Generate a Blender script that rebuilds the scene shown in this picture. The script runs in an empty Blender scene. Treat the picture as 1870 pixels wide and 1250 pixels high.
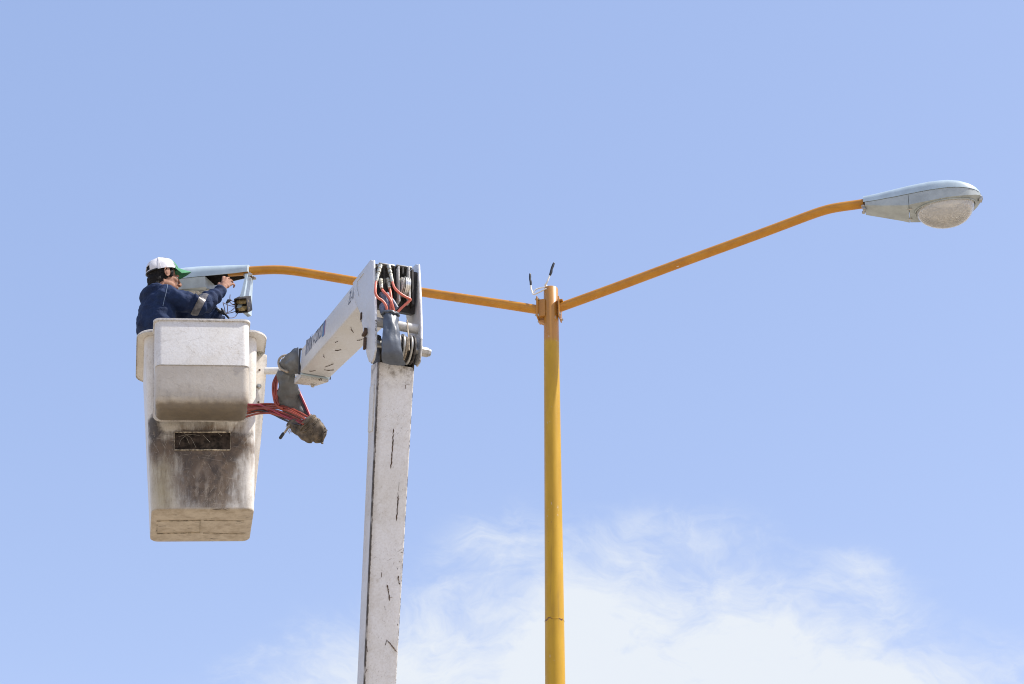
import bpy, bmesh, math, random
from mathutils import Vector, Matrix, Quaternion, noise as mnoise

# ------------------------------------------------------------------ camera
S = bpy.context.scene
COL = S.collection
V = Vector
R = math.radians
PITCH = R(29.0)
FPX = 3636.0                                   # focal length in photo pixels (70 mm on 36 mm)
CAM = V((0, 0, 1.6))
cd = bpy.data.cameras.new('camera')
cam = bpy.data.objects.new('camera', cd)
COL.objects.link(cam)
cam.location = CAM
cam.rotation_euler = (math.pi / 2 + PITCH, 0, 0)
cd.sensor_width = 36
cd.lens = 70
cd.clip_end = 5000
S.camera = cam
S.render.resolution_x, S.render.resolution_y = 1024, 684
S.view_settings.view_transform = 'Standard'
S.view_settings.look = 'None'
S.view_settings.exposure = 1.15
S.view_settings.gamma = 1
S.cycles.max_bounces = 8
S.cycles.filter_width = 1.05

FWD = V((0, math.cos(PITCH), math.sin(PITCH)))
UPV = V((0, -math.sin(PITCH), math.cos(PITCH)))


def ray(px, py):
    return FWD + V((1, 0, 0)) * ((px - 935) / FPX) + UPV * ((625 - py) / FPX)


def at(px, py, Y):
    d = ray(px, py)
    return CAM + d * (Y / d.y)


def on_plane(px, py, p0, n):
    d = ray(px, py)
    return CAM + d * ((p0 - CAM).dot(n) / d.dot(n))


# ------------------------------------------------------------------ sun and sky
SUN_EL = R(56)
SUN_H = V((0.995, -0.08, 0)).normalized()
SUN = V((SUN_H.x * math.cos(SUN_EL), SUN_H.y * math.cos(SUN_EL), math.sin(SUN_EL)))
sd = bpy.data.lights.new('sun', 'SUN')
sun = bpy.data.objects.new('sun', sd)
COL.objects.link(sun)
sd.energy = 2.9
sd.angle = R(0.53)
sd.color = (1.0, 0.955, 0.89)
sun.rotation_euler = (-SUN).to_track_quat('-Z', 'Y').to_euler()
sun.location = (8, 0, 14)


class NT:
    """small helper for node trees"""
    def __init__(s, tree):
        s.t = tree
        s.n = tree.nodes
        s.l = tree.links

    def node(s, kind, **kw):
        nd = s.n.new(kind)
        for k, v in kw.items():
            setattr(nd, k, v)
        return nd

    def put(s, sock, v):
        if hasattr(v, 'is_linked'):
            s.l.new(v, sock)
        else:
            sock.default_value = v

    def m(s, op, a, b=0.0, c=None, clamp=False):
        nd = s.node('ShaderNodeMath', operation=op, use_clamp=clamp)
        s.put(nd.inputs[0], a)
        s.put(nd.inputs[1], b)
        if c is not None:
            s.put(nd.inputs[2], c)
        return nd.outputs[0]

    def mix(s, f, a, b, blend='MIX'):
        nd = s.node('ShaderNodeMix', data_type='RGBA', blend_type=blend)
        s.put(nd.inputs[0], f)
        for k, v in ((6, a), (7, b)):
            if not hasattr(v, 'is_linked') and len(v) == 3:
                v = (*v, 1)
            s.put(nd.inputs[k], v)
        return nd.outputs[2]

    def step(s, x, lo, hi):
        nd = s.node('ShaderNodeMapRange', interpolation_type='SMOOTHSTEP')
        s.put(nd.inputs[0], x)
        nd.inputs[1].default_value = lo
        nd.inputs[2].default_value = hi
        return nd.outputs[0]

    def map(s, vec, scale=(1, 1, 1), rot=(0, 0, 0), loc=(0, 0, 0)):
        nd = s.node('ShaderNodeMapping')
        s.l.new(vec, nd.inputs[0])
        nd.inputs['Location'].default_value = loc
        nd.inputs['Rotation'].default_value = rot
        nd.inputs['Scale'].default_value = scale
        return nd.outputs[0]

    def noise(s, vec, scale, detail=4, rough=0.55, dist=0.0):
        nd = s.node('ShaderNodeTexNoise')
        if vec is not None:
            s.l.new(vec, nd.inputs['Vector'])
        nd.inputs['Scale'].default_value = scale
        nd.inputs['Detail'].default_value = detail
        nd.inputs['Roughness'].default_value = rough
        nd.inputs['Distortion'].default_value = dist
        return nd.outputs[0]

    def gauss(s, x, y, cx, cy, sx, sy, amp=1.0):
        a = s.m('DIVIDE', s.m('SUBTRACT', x, cx), sx)
        b = s.m('DIVIDE', s.m('SUBTRACT', y, cy), sy)
        r = s.m('ADD', s.m('MULTIPLY', a, a), s.m('MULTIPLY', b, b))
        e = s.m('POWER', 2.718, s.m('MULTIPLY', r, -1.0))
        return s.m('MULTIPLY', e, amp)


W = bpy.data.worlds.new('World')
S.world = W
W.use_nodes = True
w = NT(W.node_tree)
w.n.clear()
wo = w.node('ShaderNodeOutputWorld')
bg = w.node('ShaderNodeBackground')
bg.inputs[1].default_value = 0.15
sky = w.node('ShaderNodeTexSky', sky_type='NISHITA')
sky.sun_disc = False
sky.sun_elevation = SUN_EL
sky.sun_rotation = math.atan2(SUN_H.x, SUN_H.y)
sky.altitude = 1500
sky.air_density = 1.0
sky.dust_density = 1.5
sky.ozone_density = 1.0
tc = w.node('ShaderNodeTexCoord')
sx = w.node('ShaderNodeSeparateXYZ')
w.l.new(tc.outputs['Generated'], sx.inputs[0])
az = w.m('ARCTAN2', sx.outputs[0], sx.outputs[1])
el = w.m('ARCSINE', sx.outputs[2])


def dir_of(px, py):
    d = ray(px, py).normalized()
    return math.atan2(d.x, d.y), math.asin(d.z)


acc = None
for px, py, gx, gy, amp in [(1090, 1200, 230, 150, .80), (1040, 1085, 120, 70, .40), (1230, 985, 150, 60, .34),
                            (1555, 1030, 75, 40, .30), (1500, 1165, 170, 120, .46), (720, 1225, 200, 95, .66),
                            (920, 985, 110, 90, .26), (1400, 1260, 280, 110, .62), (540, 1238, 110, 50, .40),
                            (1750, 1245, 150, 60, .44), (1330, 1080, 150, 90, .26), (800, 1090, 110, 80, .22),
                            (1250, 1500, 800, 170, .8)]:
    a_, e_ = dir_of(px, py)
    g = w.gauss(az, el, a_, e_, gx / FPX * 1.08, gy / FPX, amp)
    acc = g if acc is None else w.m('ADD', acc, g)
cv = w.node('ShaderNodeCombineXYZ')
w.l.new(az, cv.inputs[0])
w.l.new(el, cv.inputs[1])
# warp the coordinates so that the edges tear into wisps
wn = w.node('ShaderNodeTexNoise')
w.l.new(w.map(cv.outputs[0], scale=(14, 18, 1), loc=(5, 2, 0)), wn.inputs['Vector'])
wn.inputs['Scale'].default_value = 1.0
wn.inputs['Detail'].default_value = 4
wv = w.node('ShaderNodeVectorMath', operation='MULTIPLY_ADD')
w.l.new(wn.outputs['Color'], wv.inputs[0])
wv.inputs[1].default_value = (0.075, 0.05, 0)
w.l.new(cv.outputs[0], wv.inputs[2])
n1 = w.noise(w.map(wv.outputs[0], scale=(16, 27, 1), rot=(0, 0, R(14))), 1.0, 10, 0.62, 0.25)
n2 = w.noise(w.map(wv.outputs[0], scale=(30, 74, 1), rot=(0, 0, R(30)), loc=(3, 1, 0)), 1.0, 10, 0.66, 0.3)
rg1 = w.m('SUBTRACT', 1.0, w.m('ABSOLUTE', w.m('SUBTRACT', w.m('MULTIPLY', n2, 2.0), 1.0)))   # filaments
den = w.m('ADD', acc, w.m('MULTIPLY', w.m('SUBTRACT', n1, .5), 2.1))
den = w.m('ADD', den, w.m('MULTIPLY', w.m('SUBTRACT', rg1, .75), .62))
den = w.m('MULTIPLY', w.step(den, 0.10, 1.34), w.step(acc, 0.02, 0.30))
veil = w.m('MULTIPLY', w.step(acc, 0.0, 1.0), 0.26)
den = w.m('ADD', w.m('MULTIPLY', den, 0.86), veil, clamp=True)
den = w.m('MINIMUM', den, 0.97)
tint = w.mix(1.0, w.mix(1.0, sky.outputs[0], (0.62, 0.44, 0.325), 'MULTIPLY'), (0.485, 0.795, 1.58), 'ADD')
skyc = w.mix(den, tint, (2.5, 2.65, 2.85))
w.l.new(skyc, bg.inputs[0])
w.l.new(bg.outputs[0], wo.inputs[0])

# ------------------------------------------------------------------ mesh helpers


def mesh_obj(name, bm, mats, parent=None, smooth=35, base=None):
    """links bm (world coordinates) as ONE object; its origin sits at base (or at its parent's origin)"""
    root = parent
    off = V((0, 0, 0))
    if parent is not None:
        while root is not None:
            off = off + root.location
            root = root.parent
    if base is None:
        base = off.copy()
    base = V(base)
    for v in bm.verts:
        v.co -= base
    me = bpy.data.meshes.new(name)
    bmesh.ops.recalc_face_normals(bm, faces=bm.faces[:])
    bm.to_mesh(me)
    bm.free()
    for mt in (mats if isinstance(mats, (list, tuple)) else [mats]):
        me.materials.append(mt)
    if smooth:
        for p in me.polygons:
            p.use_smooth = True
        try:
            me.set_sharp_from_angle(angle=R(smooth))
        except Exception:
            pass
    o = bpy.data.objects.new(name, me)
    COL.objects.link(o)
    o.location = base - off
    o.parent = parent
    return o


def empty(name, loc):
    o = bpy.data.objects.new(name, None)
    o.empty_display_size = 0.3
    COL.objects.link(o)
    o.location = loc
    return o


def tag(o, label=None, cat=None, group=None, kind=None):
    if label:
        o['label'] = label
    if cat:
        o['category'] = cat
    if group:
        o['group'] = group
    if kind:
        o['kind'] = kind
    return o


def loft(bm, rings, cap0=True, cap1=True, closed=True, mi=0):
    vs = [[bm.verts.new(p) for p in r] for r in rings]
    n = len(rings[0])
    for a, b in zip(vs, vs[1:]):
        for k in range(n if closed else n - 1):
            k2 = (k + 1) % n
            f = bm.faces.new((a[k], a[k2], b[k2], b[k]))
            f.material_index = mi
    if cap0:
        bm.faces.new(vs[0][::-1]).material_index = mi
    if cap1:
        bm.faces.new(vs[-1]).material_index = mi
    return vs


def catmull(pts, n=6):
    pts = [V(p) for p in pts]
    if len(pts) < 3:
        return pts
    P = [pts[0] * 2 - pts[1]] + pts + [pts[-1] * 2 - pts[-2]]
    out = []
    for i in range(1, len(P) - 2):
        a, b, c, d = P[i - 1:i + 3]
        for k in range(n):
            t = k / n
            out.append(0.5 * ((2 * b) + (c - a) * t + (2 * a - 5 * b + 4 * c - d) * t * t + (3 * b - a - 3 * c + d) * t ** 3))
    out.append(pts[-1])
    return out


def frames(pts):
    T = []
    for i in range(len(pts)):
        a = pts[max(i - 1, 0)]
        b = pts[min(i + 1, len(pts) - 1)]
        T.append((b - a).normalized())
    up = V((0, 0, 1)) if abs(T[0].z) < 0.9 else V((1, 0, 0))
    N = [(up - T[0] * up.dot(T[0])).normalized()]
    for i in range(1, len(pts)):
        q = T[i - 1].rotation_difference(T[i])
        v = q @ N[-1]
        N.append((v - T[i] * v.dot(T[i])).normalized())
    return T, N


def tube(bm, pts, r, n=10, caps=True, mi=0, sq=1.0, rnd=False):
    """round tube through pts; r is a number or one per point; rnd closes the ends with half balls"""
    pts = [V(p) for p in pts]
    rr = list(r) if isinstance(r, (list, tuple)) else [r] * len(pts)
    T, N = frames(pts)
    rings = []
    seq = []
    for i, p in enumerate(pts):
        seq.append((p, rr[i], T[i], N[i]))
    if rnd:
        pre = [(pts[0] - T[0] * rr[0] * math.cos(a), rr[0] * math.sin(a), T[0], N[0]) for a in (R(12), R(35), R(62))]
        post = [(pts[-1] + T[-1] * rr[-1] * math.cos(a), rr[-1] * math.sin(a), T[-1], N[-1]) for a in (R(62), R(35), R(12))]
        seq = pre + seq + post
    for p, q, t, nn in seq:
        b = t.cross(nn)
        rings.append([p + nn * (math.cos(2 * math.pi * k / n) * q) + b * (math.sin(2 * math.pi * k / n) * q * sq) for k in range(n)])
    loft(bm, rings, caps, caps, mi=mi)


def hexa(bm, c, bev=0.0, seg=2, mi=0):
    """box from 8 corners: c[0..3] one end (ring order), c[4..7] the other"""
    vs = [bm.verts.new(p) for p in c]
    fs = [(0, 1, 2, 3), (7, 6, 5, 4), (0, 4, 5, 1), (1, 5, 6, 2), (2, 6, 7, 3), (3, 7, 4, 0)]
    fl = [bm.faces.new([vs[i] for i in f]) for f in fs]
    for f in fl:
        f.material_index = mi
    if bev > 0:
        es = list({e for f in fl for e in f.edges})
        res = bmesh.ops.bevel(bm, geom=es, offset=bev, segments=seg, profile=0.5, affect='EDGES')
        for f in res['faces']:
            f.material_index = mi


def obox(bm, c, ax, ay, az_, hx, hy, hz, bev=0.0, seg=2, mi=0):
    c = V(c)
    hexa(bm, [c - ax * hx - ay * hy - az_ * hz, c + ax * hx - ay * hy - az_ * hz, c + ax * hx + ay * hy - az_ * hz, c - ax * hx + ay * hy - az_ * hz,
              c - ax * hx - ay * hy + az_ * hz, c + ax * hx - ay * hy + az_ * hz, c + ax * hx + ay * hy + az_ * hz, c - ax * hx + ay * hy + az_ * hz], bev, seg, mi)


def slab(bm, outline, n, th, bev=0.0, mi=0):
    """plate: planar outline extruded along n by th"""
    n = V(n).normalized()
    a = [V(p) for p in outline]
    b = [p + n * th for p in a]
    va = [bm.verts.new(p) for p in a]
    vb = [bm.verts.new(p) for p in b]
    fl = [bm.faces.new(va[::-1]), bm.faces.new(vb)]
    k = len(a)
    for i in range(k):
        fl.append(bm.faces.new((va[i], va[(i + 1) % k], vb[(i + 1) % k], vb[i])))
    for f in fl:
        f.material_index = mi
    if bev > 0:
        es = list(set(fl[0].edges) | set(fl[1].edges))
        bmesh.ops.bevel(bm, geom=es, offset=bev, segments=2, profile=0.5, affect='EDGES')


def lathe(bm, c, axis, prof, n=20, mi=0):
    """prof: list of (along axis, radius)"""
    axis = V(axis).normalized()
    u = axis.orthogonal().normalized()
    v = axis.cross(u)
    rings = [[c + axis * a + (u * math.cos(2 * math.pi * k / n) + v * math.sin(2 * math.pi * k / n)) * r for k in range(n)] for a, r in prof]
    loft(bm, rings, mi=mi)


def rrect(cx, cy, hx, hy, r, z, n=5):
    out = []
    for (sx_, sy_, a0) in ((1, 1, 0), (-1, 1, 90), (-1, -1, 180), (1, -1, 270)):
        for k in range(n + 1):
            a = R(a0 + 90 * k / n)
            out.append(V((cx + sx_ * (hx - r) + math.cos(a) * r, cy + sy_ * (hy - r) + math.sin(a) * r, z)))
    return out


def ellipsoid(bm, c, M, rx, ry, rz, n=18, m=12):
    c = V(c)
    rings = []
    for i in range(1, m):
        t = math.pi * i / m
        rings.append([c + M @ V((rx * math.sin(t) * math.cos(2 * math.pi * k / n), ry * math.sin(t) * math.sin(2 * math.pi * k / n), -rz * math.cos(t))) for k in range(n)])
    loft(bm, rings)


def remeshed(bm, voxel, smooth=4):
    """unites everything in bm into one skin"""
    bmesh.ops.recalc_face_normals(bm, faces=bm.faces[:])
    me = bpy.data.meshes.new('tmp')
    bm.to_mesh(me)
    bm.free()
    o = bpy.data.objects.new('tmp', me)
    COL.objects.link(o)
    md = o.modifiers.new('r', 'REMESH')
    md.mode = 'VOXEL'
    md.voxel_size = voxel
    if smooth:
        ms = o.modifiers.new('s', 'SMOOTH')
        ms.factor = 0.5
        ms.iterations = smooth
    dg = bpy.context.evaluated_depsgraph_get()
    ev = o.evaluated_get(dg)
    m2 = ev.to_mesh()
    out = bmesh.new()
    out.from_mesh(m2)
    ev.to_mesh_clear()
    bpy.data.objects.remove(o)
    bpy.data.meshes.remove(me)
    return out


# ------------------------------------------------------------------ materials


def new_mat(name):
    m = bpy.data.materials.new(name)
    m.use_nodes = True
    t = NT(m.node_tree)
    b = t.n['Principled BSDF']
    return m, t, b


def plain(name, col, rough=0.5, metal=0.0, var=0.12, scale=14.0, bump=0.0, spec=0.5, bscale=60):
    m, t, b = new_mat(name)
    tcn = t.node('ShaderNodeTexCoord').outputs['Object']
    n = t.noise(tcn, scale, 5, 0.6)
    dark = tuple(c * (1 - var * 1.6) for c in col)
    lite = tuple(min(1, c * (1 + var)) for c in col)
    t.put(b.inputs['Base Color'], t.mix(t.step(n, 0.3, 0.7), dark, lite))
    b.inputs['Roughness'].default_value = rough
    b.inputs['Metallic'].default_value = metal
    b.inputs['Specular IOR Level'].default_value = spec
    if bump:
        bn = t.node('ShaderNodeBump')
        bn.inputs['Strength'].default_value = bump
        bn.inputs['Distance'].default_value = 0.004
        t.l.new(t.noise(tcn, bscale, 4), bn.inputs['Height'])
        t.l.new(bn.outputs[0], b.inputs['Normal'])
    return m


def scratches(t, vec, scale, angs, lo=0.69, hi=0.72):
    """thin straight marks: strongly stretched noise cut at a level, in several directions"""
    acc_ = None
    for i, a in enumerate(angs):
        v = t.map(t.map(vec, rot=(0, a, 0)), scale=(scale, scale, scale * 0.03), loc=(i * 3.1, i * 1.7, 0))
        s_ = t.step(t.noise(v, 1.0, 2, 0.5), lo, hi)
        acc_ = s_ if acc_ is None else t.m('MAXIMUM', acc_, s_)
    return acc_


def edge_mask(t, radius=.013):
    """1 where an edge of the shape itself is near (paint rubs off edges)"""
    bv = t.node('ShaderNodeBevel', samples=4)
    bv.inputs['Radius'].default_value = radius
    geo = t.node('ShaderNodeNewGeometry')
    dp = t.node('ShaderNodeVectorMath', operation='DOT_PRODUCT')
    t.l.new(bv.outputs[0], dp.inputs[0])
    t.l.new(geo.outputs['True Normal'], dp.inputs[1])
    return t.step(t.m('SUBTRACT', 1.0, dp.outputs['Value']), .01, .16)


def worn_white(name, white=(0.66, 0.66, 0.65), grime=(0.42, 0.37, 0.29), rust=(0.075, 0.05, 0.033), g_lo=0.52, g_hi=0.78, r_lo=0.70, extra=None, rough=0.38, streak=.35, edge=.7, hair=.2):
    m, t, b = new_mat(name)
    co = t.node('ShaderNodeTexCoord').outputs['Object']
    # broad yellowing, patchy grime, faint run-down streaks, fine speckle
    big = t.step(t.noise(co, 2.2, 5, 0.6, .4), .38, .68)
    c = t.mix(t.m('MULTIPLY', big, .5), white, tuple(w_ * k for w_, k in zip(white, (.90, .865, .78))))
    g = t.step(t.noise(co, 6.5, 9, 0.72, 0.6), g_lo, g_hi)
    g2 = t.step(t.noise(co, 38, 7, 0.75), 0.46, 0.72)
    gm = t.m('MULTIPLY', g, t.m('ADD', 0.3, t.m('MULTIPLY', g2, 0.7)))
    c = t.mix(gm, c, grime)
    stn = t.m('MULTIPLY', t.step(t.noise(t.map(co, scale=(1, 1, .07)), 30, 6, .7), .54, .74), t.step(t.noise(co, 4, 4, .6), .40, .62))
    c = t.mix(t.m('MULTIPLY', stn, streak), c, tuple(g_ * .75 for g_ in grime))
    mott = t.step(t.noise(co, 75, 5, .8), .38, .70)
    c = t.mix(t.m('MULTIPLY', mott, .26), c, tuple(g_ * .9 for g_ in grime))
    fine = t.m('MULTIPLY', scratches(t, co, 150, (0.3, 1.2, 2.2, 2.8), 0.66, 0.74), t.step(t.noise(t.map(co, loc=(7, 1, 3)), 3.2, 4, .6), .40, .62))
    c = t.mix(t.m('MULTIPLY', fine, hair), c, (0.20, 0.17, 0.14))
    sp = t.m('MULTIPLY', t.step(t.noise(co, 70, 6, 0.7), r_lo, r_lo + 0.06), t.step(t.noise(co, 7, 5, .6), 0.42, 0.6))
    c = t.mix(sp, c, rust)
    if extra:
        c = extra(t, co, c)
    if edge:
        em = edge_mask(t)
        en = t.m('MULTIPLY', em, t.step(t.noise(co, 34, 7, .75), .40, .60))
        c = t.mix(t.m('MULTIPLY', en, edge), c, t.mix(t.step(t.noise(co, 60, 4), .4, .6), rust, tuple(g_ * .62 for g_ in grime)))
    t.put(b.inputs['Base Color'], c)
    t.put(b.inputs['Roughness'], t.m('ADD', rough, t.m('MULTIPLY', gm, .35)))
    bn = t.node('ShaderNodeBump')
    bn.inputs['Strength'].default_value = 0.3
    bn.inputs['Distance'].default_value = 0.004
    t.l.new(t.noise(co, 45, 6, .65), bn.inputs['Height'])
    t.l.new(bn.outputs[0], b.inputs['Normal'])
    return m


def pole_paint():
    m, t, b = new_mat('pole_paint')
    co = t.node('ShaderNodeTexCoord').outputs['Object']
    sp = t.node('ShaderNodeSeparateXYZ')
    t.l.new(co, sp.inputs[0])
    z = t.m('ADD', sp.outputs[2], t.m('MULTIPLY', t.m('SUBTRACT', t.noise(co, 25, 3), .5), 0.05))
    top = t.step(z, 8.93, 8.98)
    n = t.noise(t.map(co, scale=(1, 1, .25)), 14, 6, 0.6)
    yel = t.mix(t.step(n, .3, .7), (0.47, 0.262, 0.002), (0.55, 0.318, 0.004))
    ora = t.mix(t.step(n, .3, .7), (0.42, 0.185, 0.03), (0.50, 0.23, 0.04))
    c = t.mix(top, yel, ora)
    chips = t.m('MULTIPLY', t.step(t.noise(t.map(co, scale=(1, 1, .35)), 48, 4, 0.65), 0.66, 0.69), t.step(t.noise(co, 3.5, 3), 0.5, 0.62))
    c = t.mix(chips, c, (0.55, 0.50, 0.42))
    ring = t.m('MULTIPLY', t.m('LESS_THAN', t.m('ABSOLUTE', t.m('SUBTRACT', t.m('ADD', z, -0.0), RING_Z)), 0.005), t.step(t.noise(co, 20, 3), .42, .5))
    c = t.mix(ring, c, (0.16, 0.07, 0.03))
    rs = t.m('MULTIPLY', t.step(t.noise(co, 70, 3), .72, .75), t.step(t.noise(co, 4, 2), .5, .6))
    c = t.mix(rs, c, (0.12, 0.06, 0.02))
    fade = t.step(t.noise(t.map(co, scale=(1, 1, .12)), 10, 7, .65), .50, .72)
    c = t.mix(t.m('MULTIPLY', fade, .30), c, (.50, .32, .04))
    run = t.m('MULTIPLY', t.step(t.noise(t.map(co, scale=(1, 1, .04)), 42, 6, .7), .56, .72), t.step(t.noise(co, 2.2, 4), .42, .6))
    c = t.mix(t.m('MULTIPLY', run, .32), c, (.14, .085, .02))
    grit = t.step(t.noise(co, 95, 4, .75), .60, .72)
    c = t.mix(t.m('MULTIPLY', grit, .25), c, (.17, .10, .03))
    t.put(b.inputs['Base Color'], c)
    t.put(b.inputs['Roughness'], t.m('ADD', .40, t.m('MULTIPLY', fade, .25)))
    return m


def arm_paint():
    m, t, b = new_mat('arm_paint')
    co = t.node('ShaderNodeTexCoord').outputs['Object']
    n = t.noise(co, 9, 6, 0.6)
    c = t.mix(t.step(n, .3, .7), (0.47, 0.19, 0.010), (0.56, 0.245, 0.016))
    run = t.step(t.noise(t.map(co, scale=(.15, 1, 1)), 30, 6, .7), .54, .72)
    c = t.mix(t.m('MULTIPLY', run, .35), c, (.22, .10, .012))
    ch = t.m('MULTIPLY', t.step(t.noise(t.map(co, scale=(.4, 1, 1)), 55, 4, .65), .66, .69), t.step(t.noise(co, 2.6, 3), .52, .62))
    c = t.mix(ch, c, (0.72, 0.68, 0.62))
    t.put(b.inputs['Base Color'], c)
    b.inputs['Roughness'].default_value = 0.33
    return m


RING_Z = at(1013, 1129, 13.2).z
M = {}
M['pole'] = pole_paint()
M['arm'] = arm_paint()
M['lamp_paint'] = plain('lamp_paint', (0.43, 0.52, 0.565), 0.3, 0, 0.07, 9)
M['lamp_under'] = plain('lamp_under_bounce', (0.38, 0.42, 0.415), 0.42, 0, 0.1, 12)  # lamp paint with ground bounce mixed into the underside tone
M['dark'] = plain('dark_inside', (0.035, 0.03, 0.026), 0.7, 0, .3)  # near-black standing for the shade inside open parts
M['black'] = plain('black_plastic', (0.018, 0.018, 0.02), 0.45, 0, .2)
M['steel'] = plain('steel', (0.45, 0.44, 0.41), 0.38, 0.7, .2, 30)
M['zinc'] = plain('zinc_fitting', (0.50, 0.49, 0.42), 0.4, 0.55, .3, 60)
M['alu'] = plain('reflector_metal', (0.86, 0.85, 0.80), 0.30, 0.8, .05)
M['reflector'] = plain('white_reflector', (0.90, 0.89, 0.86), 0.35, 0.15, .03)
M['hose'] = plain('salmon_hose', (0.66, 0.17, 0.11), 0.42, 0, .12, 30)
M['hose_dark'] = plain('rust_red_hose', (0.32, 0.062, 0.034), 0.42, 0, .25, 12)
M['hose_pink'] = plain('crimson_hose', (0.36, 0.035, 0.055), 0.4, 0, .2, 20)
M['hose_black'] = plain('black_hose', (0.03, 0.025, 0.03), 0.4, 0, .2, 20)
M['hose_blue'] = plain('pale_blue_hose', (0.17, 0.20, 0.28), 0.5, 0, .3, 25)
M['cover'] = plain('grey_vinyl', (0.095, 0.112, 0.14), 0.42, 0, .22, 9, bump=.5, bscale=25)
M['cover_dark'] = plain('dirty_grey_vinyl', (0.135, 0.14, 0.138), 0.40, 0, .2, 8, bump=.5, bscale=25)
M['wrap'] = plain('brown_canvas', (0.13, 0.10, 0.068), 0.75, 0, .4, 22, bump=.9, bscale=30)
M['rope'] = plain('tan_rope', (0.40, 0.33, 0.24), 0.85, 0, .3, 60)
M['white_wire'] = plain('white_wire', (0.76, 0.73, 0.66), 0.5, 0, .03, 30)
M['wire'] = plain('brown_wire', (0.10, 0.07, 0.08), 0.5, 0, .3, 40)
M['coil'] = plain('ballast_coil', (0.42, 0.31, 0.13), 0.6, 0, .35, 45)
M['jacket'] = None
M['skin'] = plain('skin', (0.34, 0.18, 0.12), 0.72, 0, .14, 40, spec=.25)
M['hair'] = plain('hair', (0.010, 0.008, 0.007), 0.7, spec=.2, metal=0, var=.4, scale=80, bump=.8, bscale=150)
M['cap_white'] = plain('cap_white_mesh', (0.64, 0.635, 0.66), 0.8, 0, .05, 40, bump=.3, bscale=220)
M['cap_green'] = plain('cap_green', (0.045, 0.23, 0.10), 0.8, 0, .1, 40)
M['tape'] = plain('reflective_tape', (0.36, 0.34, 0.33), 0.35, 0.25, .15, 40)
M['trouser'] = plain('navy_trousers', (0.022, 0.034, 0.075), 0.85, 0, .2, 20)
M['shoe'] = plain('brown_boot', (0.07, 0.045, 0.03), 0.6, 0, .2, 20)
M['seam'] = plain('pale_stitching', (0.16, 0.21, 0.30), 0.8, 0, .1, 40)
M['bulb'] = plain('bulb_glass', (0.80, 0.79, 0.74), 0.2, 0, .04)
M['decal'] = plain('faded_navy_lettering', (0.10, 0.12, 0.17), 0.5, 0, .35, 60)
M['decal_pale'] = plain('faded_grey_band', (0.30, 0.32, 0.37), 0.5, 0, .3, 40)
M['decal_blue'] = plain('blue_stripe', (0.055, 0.16, 0.33), 0.5, 0, .15, 40)
M['decal_red'] = plain('magenta_stripe', (0.35, 0.10, 0.22), 0.5, 0, .15, 40)
M['ear'] = plain('rusty_black_steel', (0.05, 0.042, 0.036), 0.6, .2, .6, 50)
M['edge_white'] = plain('sunlit_white_edge', (.80, .80, .79), .4, 0, .1, 60)  # whiter than the plates: sunlight painted onto their upper front edges
M['scar'] = plain('rust_scar', (0.085, 0.05, 0.03), 0.8, 0, .3, 60)

m, t, b = new_mat('navy_jacket')
co = t.node('ShaderNodeTexCoord').outputs['Object']
n = t.noise(co, 7, 6, .6)
c = t.mix(t.step(n, .3, .72), (0.005, 0.012, 0.040), (0.013, 0.030, 0.085))
fl = t.step(t.noise(co, 240, 2), .45, .75)
c = t.mix(t.m('MULTIPLY', fl, .3), c, (0.045, 0.065, 0.12))
t.put(b.inputs['Base Color'], c)
b.inputs['Roughness'].default_value = 0.85
b.inputs['Specular IOR Level'].default_value = 0.25
bn = t.node('ShaderNodeBump')
bn.inputs['Strength'].default_value = .7
bn.inputs['Distance'].default_value = .012
t.l.new(t.noise(t.map(co, scale=(1, 1, 1.6), rot=(0, .6, .4)), 16, 4, .5, .6), bn.inputs['Height'])
t.l.new(bn.outputs[0], b.inputs['Normal'])
M['jacket'] = m

# prismatic lens: clear glass moulded with fine ribs
m, t, b = new_mat('prismatic_glass')
co = t.node('ShaderNodeTexCoord').outputs['UV']
sp = t.node('ShaderNodeSeparateXYZ')
t.l.new(co, sp.inputs[0])
ribs = t.m('ADD', t.m('SINE', t.m('MULTIPLY', sp.outputs[0], 230.0)), t.m('SINE', t.m('MULTIPLY', sp.outputs[1], 70.0)))
bn = t.node('ShaderNodeBump')
bn.inputs['Strength'].default_value = .10
bn.inputs['Distance'].default_value = .002
t.l.new(ribs, bn.inputs['Height'])
t.l.new(bn.outputs[0], b.inputs['Normal'])
b.inputs['Base Color'].default_value = (.94, .92, .87, 1)
b.inputs['Roughness'].default_value = .17
b.inputs['Coat Weight'].default_value = .6
b.inputs['Coat Roughness'].default_value = .04
b.inputs['Transmission Weight'].default_value = .72
b.inputs['IOR'].default_value = 1.4
M['glass'] = m

# ground
m, t, b = new_mat('dry_ground')
co = t.node('ShaderNodeTexCoord').outputs['Object']
c = t.mix(t.step(t.noise(co, .35, 8, .65), .3, .7), (0.30, 0.252, 0.19), (0.40, 0.345, 0.27))
c = t.mix(t.step(t.noise(co, 9, 8, .7), .45, .75), c, (0.25, 0.21, 0.16))
t.put(b.inputs['Base Color'], c)
b.inputs['Roughness'].default_value = .95
bn = t.node('ShaderNodeBump')
bn.inputs['Strength'].default_value = .6
bn.inputs['Distance'].default_value = .03
t.l.new(t.noise(co, 14, 8, .65), bn.inputs['Height'])
t.l.new(bn.outputs[0], b.inputs['Normal'])
M['ground'] = m

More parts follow.
